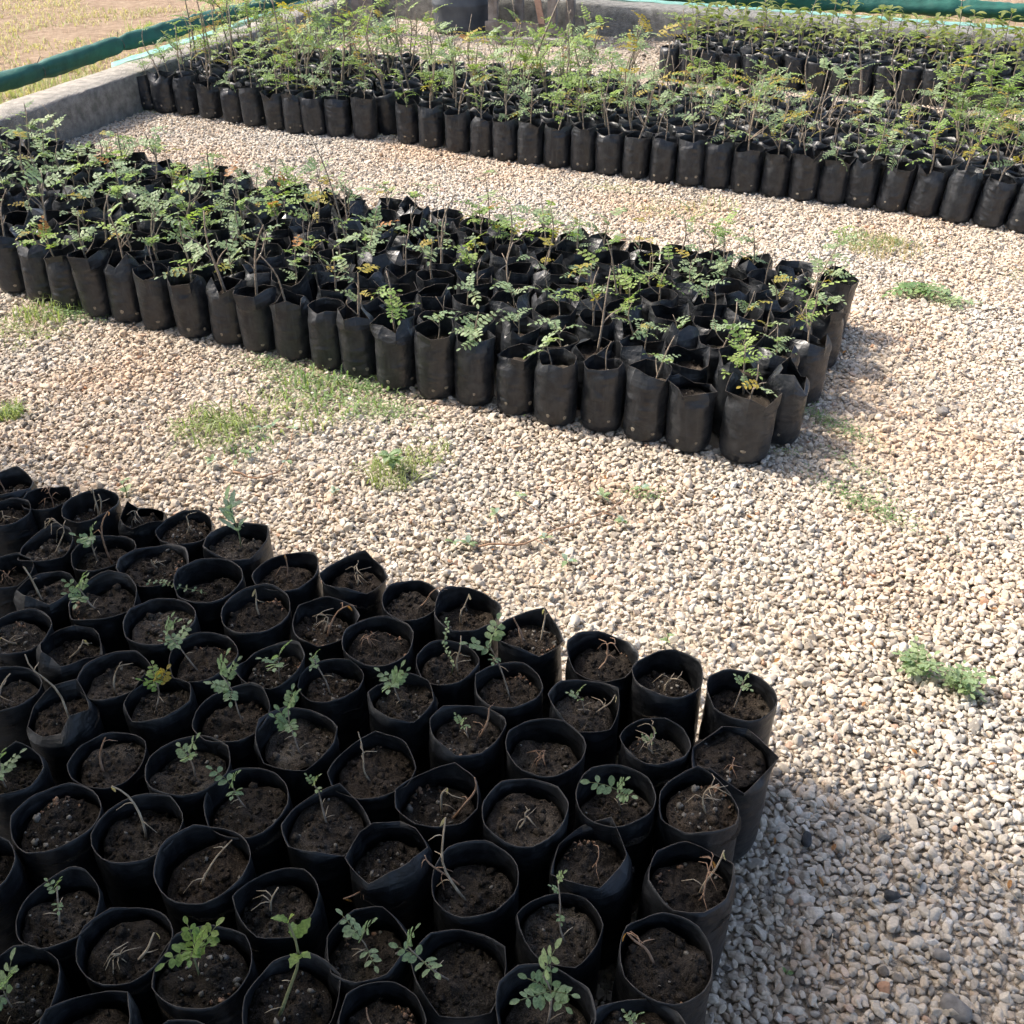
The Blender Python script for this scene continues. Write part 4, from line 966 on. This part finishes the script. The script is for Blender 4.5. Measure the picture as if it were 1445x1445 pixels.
tall(566, 60, 560, -6, 0.18, 'tall thin stick between the post and the grey drum', 2, FR_FAR, 'far', FG, 29, GT, 0.0068)
tall(986, 116, 964, 14, 0.18, 'tall yellow-green branching seedling at left end of broad-leaved block', 9, FR_FAR, 'far', FG, 30, GT, 0.0081, nodes=(4, 9))
tall(1215, 130, 1212, 50, 0.18, 'tall feathery seedling standing before the broad-leaved block', 11, FR_FAR, 'far', M_LEAF_DUSTY, 31, GT, 0.0081, nodes=(4, 9))
tall(1395, 185, 1402, 85, 0.18, 'tall bushy bright green seedling at the right edge', 40, FR_FAR, 'far', FG, 32, GT, 0.0081, nodes=(3, 9))
tall(1418, 205, 1425, 120, 0.18, 'dense bright green seedling in front at the right edge', 40, FR_FAR, 'far', FG, 33, GT, 0.0081, nodes=(2, 9))
tall(1352, 205, 1362, 130, 0.18, 'bushy green seedling left of the two brightest at the right edge', 30, FR_FAR, 'far', FG, 36, GT, 0.0075, nodes=(2, 9))
tall(640, 100, 615, 40, 0.18, 'tall spreading feathery seedling in front of the grey drum', 12, FR_FAR, 'far', FG, 34, GT, 0.0081, nodes=(5, 9))
tall(552, 110, 545, 45, 0.18, 'wide feathery seedling with long drooping leaves left of the drum', 14, FR_FAR, 'far', M_LEAF_DUSTY, 35, GT, 0.0081, nodes=(5, 9))

# ------------------------------------------------------------------ things standing by the back wall
def drum():
    c = at_z(650, 50, 0); c = c + Vector((0, 0.22, 0)); e = empty('plastic_drum', (c.x, c.y, -0.004))
    prof = [(0.0, 0.0), (0.2, 0.0), (0.225, 0.02), (0.232, 0.08), (0.236, 0.2), (0.245, 0.215), (0.245, 0.235), (0.238, 0.25), (0.24, 0.42), (0.249, 0.435), (0.249, 0.455), (0.24, 0.47), (0.235, 0.62), (0.21, 0.66)]
    mb = MB(); n = 36; vs, fs = [], []
    for r, z in prof:
        for j in range(n): vs.append(Vector((r * math.cos(6.2832 * j / n), r * math.sin(6.2832 * j / n), z)))
    for i in range(len(prof) - 1):
        for j in range(n): fs.append((i * n + j, i * n + (j + 1) % n, (i + 1) * n + (j + 1) % n, (i + 1) * n + j))
    fs.append(tuple((len(prof) - 1) * n + j for j in range(n)))
    mb.add(vs, fs); mb.build('drum_body', [M_DRUM], e)
    lid = MB(); lid.tube([Vector((0.2 * math.cos(6.2832 * j / 24), 0.2 * math.sin(6.2832 * j / 24), 0.665)) for j in range(25)], 0.014, 6); lid.build('rim_ring', [M_DRUM], e)
    tag(e, 'dark grey plastic drum standing by the back wall', 'drum')
drum()
def post():
    c = at_z(513, 44, 0); e = empty('wooden_post', (c.x, c.y, -0.008)); mb = MB(); vs = []
    for z, s in ((0, 1.0), (0.3, 0.97), (0.8, 1.02), (1.6, 0.95)):
        for x, y in ((-.085, -.05), (.085, -.05), (.085, .05), (-.085, .05)): vs.append(Vector((x * s + 0.02 * z, y * s, z)))
    fs = [(3, 2, 1, 0)] + [(i * 4 + j, i * 4 + (j + 1) % 4, (i + 1) * 4 + (j + 1) % 4, (i + 1) * 4 + j) for i in range(3) for j in range(4)] + [(12, 13, 14, 15)]
    mb.add(vs, fs); o = mb.build('post_shaft', [M_WOOD], e, False)
    cap = MB(); cap.box((0.03, 0, 1.615), (0.19, 0.12, 0.025)); cap.build('post_cap', [M_WOOD], e, False)
    tag(e, 'weathered grey timber post beside the left end of the back wall', 'post')
post()
def trestle():
    c = at_z(735, 58, 0); c.y += 0.1; e = empty('timber_trestle', (c.x, c.y, -0.004), (0, 0, R_(-20)))
    def part(nm, a, b, w, t, m):
        mb = MB(); a, b = Vector(a), Vector(b); d = (b - a).normalized(); s = d.cross(Vector((0, 1, 0)));
        if s.length < .1: s = Vector((1, 0, 0))
        s.normalize(); u = s.cross(d)
        vs = [p + s * (sx * w / 2) + u * (sy * t / 2) for p in (a, b) for sx, sy in ((-1, -1), (1, -1), (1, 1), (-1, 1))]
        mb.add(vs, [(3, 2, 1, 0), (4, 5, 6, 7), (0, 1, 5, 4), (1, 2, 6, 5), (2, 3, 7, 6), (3, 0, 4, 7)]); mb.build(nm, [m], e, False)
    part('leg', (-0.24, 0, 0), (-0.24, 0, 0.75), 0.075, 0.05, M_WOOD); part('leg', (-0.12, 0.3, 0), (-0.12, 0.3, 0.75), 0.07, 0.05, M_WOOD)
    part('leg', (0.27, 0, 0), (0.27, 0, 0.75), 0.07, 0.05, M_WOOD); part('leg', (0.33, 0.3, 0), (0.33, 0.3, 0.75), 0.07, 0.05, M_WOOD)
    part('brace', (0.2, -0.03, 0.1), (0.05, -0.03, 0.75), 0.05, 0.02, M_WOODR)
    part('rail', (-0.3, -0.028, 0.09), (0.33, -0.028, 0.1), 0.07, 0.024, M_WOOD)
    part('table_top', (-0.36, 0.15, 0.765), (0.42, 0.15, 0.765), 0.03, 0.46, M_WOOD)
    tag(e, 'rough timber trestle with a reddish brace by the back wall', 'trestle')
trestle()
mb = MB(); c = at_z(745, 60, 0); mb.box((c.x, c.y - 0.06, 0.026), (0.5, 0.09, 0.035), 0, R_(-8)); tag(mb.build('plank', [M_CONC2], None, False), 'pale grey plank lying on the gravel before the trestle', 'plank')

make_gravel()

# ------------------------------------------------------------------ weeds on the gravel
def tuft(mb, rng, c, n, h, spread, mi=0, flat=0.5, wid=1.0):
    for k in range(n):
        a = rng.uniform(0, 6.28); r = spread * math.sqrt(rng.random()); b = c + Vector((r * math.cos(a), r * math.sin(a), 0))
        d = rng.uniform(0, 6.28); l = h * rng.uniform(0.5, 1.2); ln = rng.uniform(0.1, 1.0) * flat * 2
        w = rng.uniform(0.0012, 0.0026) * wid; s = Vector((-math.sin(d), math.cos(d), 0)) * w; f = Vector((math.cos(d), math.sin(d), 0))
        p1 = b + f * (l * 0.35 * ln) + Vector((0, 0, l * 0.6)); p2 = b + f * (l * ln) + Vector((0, 0, l * max(0.15, 1 - 0.5 * ln)))
        mb.add([b - s, b + s, p1 + s * .8, p1 - s * .8, p2], [(0, 1, 2, 3), (3, 2, 4)], mi)
def creeper(mb, rng, c, n, spread, ax=(1, 1), ang=0.0, mi=0, size=0.006):
    """mat of tiny-leaved creeping weed, denser towards its middle"""
    ca, sa = math.cos(ang), math.sin(ang)
    for k in range(n):
        x, y = rng.gauss(0, spread * ax[0]), rng.gauss(0, spread * ax[1]); b = c + Vector((x * ca - y * sa, x * sa + y * ca, rng.uniform(0.002, 0.02)))
        a = rng.uniform(0, 6.28); leaflet(mb, b, Vector((math.cos(a), math.sin(a), rng.uniform(0, .7))), Vector((rng.uniform(-.4, .4), rng.uniform(-.4, .4), 1)).normalized(), size * rng.uniform(.7, 1.7), size * rng.uniform(.4, .8), mi)
rngW = random.Random(55)
def weed_patch(name, label, pieces, cat='weeds'):
    mb = MB()
    for kind, x, y, *a in pieces:
        c = at_z(x, y, 0.004)
        if kind == 't': tuft(mb, rngW, c, *a)
        else: creeper(mb, rngW, c, *a)
    tag(mb.build(name, [M_GRASSC, M_GRASS, M_STRAW]), label, cat, kind='stuff')
weed_patch('creeping_weeds', 'patch of fine green creeping weeds in front of the middle block', [('c', 465, 555, 620, 0.10, (1.7, .7), -0.45, 0, 0.008), ('c', 430, 535, 380, 0.08, (1.3, .6), -0.4, 0, 0.007), ('t', 430, 570, 120, 0.045, 0.2, 1, .8, 1.5), ('c', 450, 590, 260, .11, (1.6, .6), -.3, 1, .006), ('c', 545, 580, 400, 0.06, (1, .6), -.3, 0, .007), ('t', 480, 550, 110, 0.05, 0.2, 0, .9, 1.5)])
weed_patch('creeping_weeds', 'thin grass patch on the gravel left of the brown creeping stem', [('c', 310, 600, 500, 0.05, (1.4, .6), 0, 1, 0.008), ('t', 300, 605, 110, 0.055, 0.13, 1, .9, 1.5), ('t', 350, 625, 80, 0.03, 0.09, 0, .8)])
weed_patch('creeping_weeds', 'green weeds at the foot of the leftmost bags of middle block', [('t', 70, 440, 160, 0.06, 0.13, 1, .6), ('c', 100, 445, 420, 0.06, (1.4, .6), -.3, 0, .008), ('t', 25, 470, 120, 0.03, 0.16, 1, .9), ('c', 30, 465, 300, 0.08, (1.4, .5), -.2, 1, .007), ('c', 380, 515, 240, 0.05, (1.2, .5), -.4, 0, .007), ('c', 500, 545, 300, 0.04, (1.5, .4), -.4, 0, .007)])
weed_patch('creeping_weeds', 'small grass tuft on the gravel at the left edge', [('t', 15, 585, 110, 0.05, 0.05, 1, .6), ('c', 15, 585, 120, 0.03, (1, .6), 0, 0, .008)], 'grass')
weed_patch('creeping_weeds', 'thin green growth between the stones right of the middle block', [('c', 1175, 600, 520, 0.045, (2.0, .5), -1.0, 0, 0.006), ('c', 1225, 715, 560, 0.05, (1.8, .5), -0.9, 0, 0.006), ('c', 1205, 660, 160, 0.04, (2, .4), -1, 0, .0055), ('c', 1110, 640, 60, 0.02, (1.2, .5), 0, 0, .005), ('c', 910, 700, 120, .03, (1, .6), 0, 0, .006)])
weed_patch('dry_grass_clump', 'flattened clump of dry and green grass between the middle and far right blocks', [('t', 1250, 352, 170, 0.05, 0.16, 2, .9), ('t', 1225, 345, 110, 0.05, 0.14, 1, .8), ('c', 1240, 345, 260, .08, (1.6, .6), -.2, 0, .009)], 'grass')
weed_patch('creeping_weeds', 'sparse weeds scattered on the gravel between middle and far blocks', [('c', 870, 268, 200, 0.07, (1.8, .5), -.3, 1, .008), ('c', 940, 300, 160, 0.08, (2, .5), -.3, 0, .008), ('t', 945, 298, 60, 0.04, 0.16, 2, .8), ('c', 180, 158, 160, .07, (1.4, .6), 0, 0, .01), ('t', 1010, 290, 30, .04, .1, 1, .7), ('c', 760, 300, 120, .06, (2, .5), -.3, 0, .007), ('c', 1440, 390, 60, .05, (1, .6), 0, 1, .008)])

def rosette(x, y, leaves, ln, m, label, seed, kind='lobed', h=0.03, cat='weed', rise=(.1, .7)):
    rng = random.Random(seed); c = at_z(x, y, 0.004); e = empty('weed', c); st = MB(); pts = curve(rng, Vector((0, 0, -0.006)), Vector((0, 0, h)), 4, 0.1); st.tube(pts, 0.0016, 5); st.build('stem', [M_STEMG], e)
    for k in range(leaves):
        a = k * 2.4 + rng.uniform(-.4, .4); el = rng.uniform(*rise)
        lst, nm = {'lobed': (BL_LOBED, 'lobed'), 'pale': (BL_PALE, 'pale'), 'front': (FR_FRONT, 'front'), 'mid': (FR_MID, 'mid')}[kind]
        lf = bpy.data.objects.new('leaf', leaf_mesh(lst, nm, rng.randint(0, 9), m)); lf.location = pts[rng.randint(1, 4)]
        lf.rotation_euler = aim(Vector((math.cos(a) * math.cos(el), math.sin(a) * math.cos(el), math.sin(el)))).to_euler(); s = ln * rng.uniform(.75, 1.15); lf.scale = (s, s, s); link(lf, e)
    tag(e, label, cat)
rosette(552, 668, 16, 1.05, M_LEAF_DUSTY, 'leafy green weed clump standing alone on the gravel centre-left', 1, 'lobed', 0.06)
mbx = MB(); tuft(mbx, rngW, at_z(552, 672, .004), 110, .05, .085, 1, .8); tuft(mbx, rngW, at_z(600, 640, .004), 70, .035, .08, 1, .8); creeper(mbx, rngW, at_z(565, 660, .004), 260, .05, (1.3, .6), 0, 1, .007)
tag(mbx.build('grass', [M_GRASSC, M_GRASS, M_STRAW]), 'fine grass around the lone leafy weed clump', 'grass', kind='stuff')
rosette(1290, 950, 15, 0.95, M_LEAF_DUSTY, 'small rosette weed on the gravel at right, upper-left of a pair', 2, 'front', 0.03)
rosette(1352, 972, 17, 1.0, M_LEAF_DUSTY, 'small rosette weed on the gravel at right, lower-right of a pair', 3, 'front', 0.03)
rosette(1290, 415, 13, 1.5, M_GRASSC, 'flat weed with spreading leaves on the gravel, right of middle block', 4, 'mid', 0.03, 'weed', (-.02, .3))
rosette(1335, 425, 8, 1.3, M_LEAF_DUSTY, 'flat wilted sprig beside the spreading weed, right of middle block', 5, 'mid', 0.02, 'weed', (-.02, .3))
rosette(941, 905, 5, 0.45, M_LEAF_DUSTY, 'tiny weed in the gravel behind the nearest block', 6, 'lobed', 0.025)
rosette(472, 692, 3, 0.6, M_LEAF_PALE, 'single pale sprout on the gravel above the nearest block', 7, 'lobed', 0.012)
rosette(178, 700, 5, 0.7, M_LEAF_DUSTY, 'small leafy weed just behind the rearmost row of nearest block', 8, 'lobed', 0.05)
rosette(1110, 1375, 3, 0.4, M_GRASSC, 'tiny green sprout among the stones at the lower right', 9, 'lobed', 0.01)

def creeping_stem(pts_px, leaf_px, label, seed, m=None):
    rng = random.Random(seed); P = [at_z(x, y, 0.018) for x, y in pts_px]; base = P[0].copy(); e = empty('creeping_weed', base); st = MB()
    ext = []
    for i in range(len(P) - 1):
        for k in range(4): ext.append(P[i].lerp(P[i + 1], k / 4) - base + Vector((0, 0, rng.uniform(-.004, .006))))
    ext.append(P[-1] - base); n = len(ext) - 1
    st.tube(ext, [0.0032 - 0.0018 * i / n for i in range(n + 1)], 5); st.build('stem', [M_DRYR], e)
    for x, y, nl in leaf_px:
        q = at_z(x, y, 0.02) - base; br = MB(); near = min(ext, key=lambda t: (t - q).length); br.tube([near, near.lerp(q, .5) + Vector((0, 0, .006)), q], [.0014, .0011, .0008], 4); br.build('side_stem', [M_DRYR], e)
        for k in range(nl):
            a = rng.uniform(0, 6.28); el = rng.uniform(0.05, .7); lf = bpy.data.objects.new('leaf', leaf_mesh(BL_LOBED, 'lobed', k, m or (M_LEAF_DUSTY if k % 3 else M_LEAF_PALE)))
            lf.location = q; lf.rotation_euler = aim(Vector((math.cos(a), math.sin(a), el))).to_euler(); s = rng.uniform(.5, .85); lf.scale = (s, s, s); link(lf, e)
    tag(e, label, 'weed')
creeping_stem([(675, 770), (740, 768), (800, 742), (850, 725), (890, 700)], [(660, 768, 6), (770, 760, 3), (800, 792, 4), (880, 735, 7), (850, 700, 5), (905, 690, 4), (700, 725, 3), (640, 765, 3), (730, 700, 3)], 'creeping weed with long reddish stem on the gravel in the centre', 1)
creeping_stem([(330, 668), (370, 675), (395, 665), (408, 640), (413, 610)], [(413, 605, 4), (385, 600, 5), (370, 605, 4), (300, 650, 5), (350, 640, 3), (330, 655, 3), (405, 650, 3)], 'creeping weed with curved brown stem behind the nearest block', 2)
def straw(x0, y0, x1, y1, label, seed, r=0.0021):
    a, b = at_z(x0, y0, 0.016), at_z(x1, y1, 0.02); mb = MB(); rng = random.Random(seed)
    mb.tube([p - a for p in curve(rng, a, b, 8, 0.03)], [r * (1 - .4 * i / 8) for i in range(9)], 5); o = mb.build('straw', [M_DRY]); o.location = a; tag(o, label, 'straw')
straw(1348, 1192, 1436, 1268, 'thin dry straw lying on the gravel at the lower right', 1)
straw(180, 503, 205, 520, 'short dry straw on the gravel before the middle block', 2)
straw(1245, 860, 1275, 845, 'short pale straw on the gravel at right', 3)

# dead leaflets and bits of stalk lying about
mbl = MB(); rngD = random.Random(91)
for k in range(260):
    q = at_z(rngD.uniform(0, 1445), rngD.uniform(190, 1440), 0.011)
    if any(in_poly(np.array([q.x]), np.array([q.y]), b)[0] for b in BLOCKS) or any((q - f).length < 0.09 for f in front_pts): continue
    a = rngD.uniform(0, 6.28); d = Vector((math.cos(a), math.sin(a), rngD.uniform(-.1, .35)))
    if rngD.random() < 0.6: leaflet(mbl, q, d, Vector((rngD.uniform(-.4, .4), rngD.uniform(-.4, .4), 1)).normalized(), rngD.uniform(.008, .022), rngD.uniform(.004, .009), rngD.choice((0, 0, 1)), rngD.uniform(-.6, .8))
    else: mbl.tube([q, q + d * rngD.uniform(.02, .06) + Vector((0, 0, .003))], [.0011, .0007], 4, 2)
tag(mbl.build('leaf_litter', [M_LEAF_RUST, M_STRAW, M_DRY]), 'dead leaflets and bits of stalk scattered over the gravel', 'leaf litter', kind='stuff')

# odd stones that stand out of the gravel
def odd_stone(x, y, s, m, label, seed):
    rng = random.Random(seed); bm = bmesh.new(); bmesh.ops.create_icosphere(bm, subdivisions=3, radius=1.0)
    pl = [(Vector((rng.gauss(0, 1), rng.gauss(0, 1), rng.gauss(0, 1))).normalized(), rng.uniform(.6, .85)) for _ in range(8)]
    for v in bm.verts:
        for d, h in pl:
            o = v.co.dot(d)
            if o > h: v.co -= d * (o - h) * .9
        v.co = Vector((v.co.x * s * 1.2, v.co.y * s * .9, v.co.z * s * .65)) * (1 + .06 * noise.noise(v.co * 2))
    me = bpy.data.meshes.new('stone'); bm.to_mesh(me); bm.free(); me.materials.append(m); me.polygons.foreach_set('use_smooth', [True] * len(me.polygons))
    ob = link(bpy.data.objects.new('stone', me)); ob.location = at_z(x, y, 0.006); ob.rotation_euler.z = rng.uniform(0, 6); tag(ob, label, 'stone')
M_DKST = simple('dark_stone', (0.025, 0.027, 0.03), (0.07, 0.07, 0.07), 90, 0.85)
M_GYST = simple('grey_stone', (0.16, 0.145, 0.13), (0.26, 0.24, 0.215), 70, 0.9)
odd_stone(1138, 1184, 0.015, M_DKST, 'black stone among the pale gravel right of the nearest block', 1)
odd_stone(1258, 1264, 0.014, M_DKST, 'dark slate chip in the gravel at the lower right', 2)
odd_stone(1347, 1422, 0.024, M_GYST, 'large grey-brown pebble in the gravel at the bottom right', 3)
odd_stone(1328, 1348, 0.014, M_GYST, 'round dark grey pebble above the large one at bottom right', 4)
odd_stone(1330, 580, 0.024, M_GYST, 'larger flat brown stone on the gravel right of middle block', 5)

# ------------------------------------------------------------------ field beyond the walls
def field_grass():
    rng = random.Random(66); mb = MB()
    for k in range(3000):
        s = rng.uniform(0.0, 7.5); o = 0.34 + abs(rng.gauss(0, 0.5)); q = LW_A + LW_D * (s - 1.2) + LW_N * o; q.z = -0.035
        if noise.noise(q * 2.2) < -0.12: continue
        tuft(mb, rng, q, 8, 0.06 + 0.07 * rng.random(), 0.06, 1 if rng.random() < 0.7 else 2, .6, 1.7)
    for k in range(11000):
        s = rng.uniform(-0.5, 9); o = 0.5 + 7 * rng.random() ** 1.5; q = LW_A + LW_D * (s - 1.0) + LW_N * o; q.z = -0.035
        if noise.noise(q * 1.3) < -0.05: continue
        tuft(mb, rng, q, 4, 0.05, 0.10, 2 if rng.random() < 0.9 else 1, 1.0, 1.9)
    for k in range(2600):
        s = rng.uniform(-1.5, 4.5); o = 0.38 + abs(rng.gauss(0, 0.8)); q = BW_A + BW_D * s + BW_N * o; q.z = -0.035
        tuft(mb, rng, q, 8, 0.07 + 0.06 * rng.random(), 0.06, 1 if rng.random() < 0.5 else 2, .6, 1.6)
    tag(mb.build('field_grass', [M_GRASSC, M_GRASS, M_STRAW]), 'dry and green grass growing on the dirt outside the walls', 'grass', kind='stuff')
field_grass()
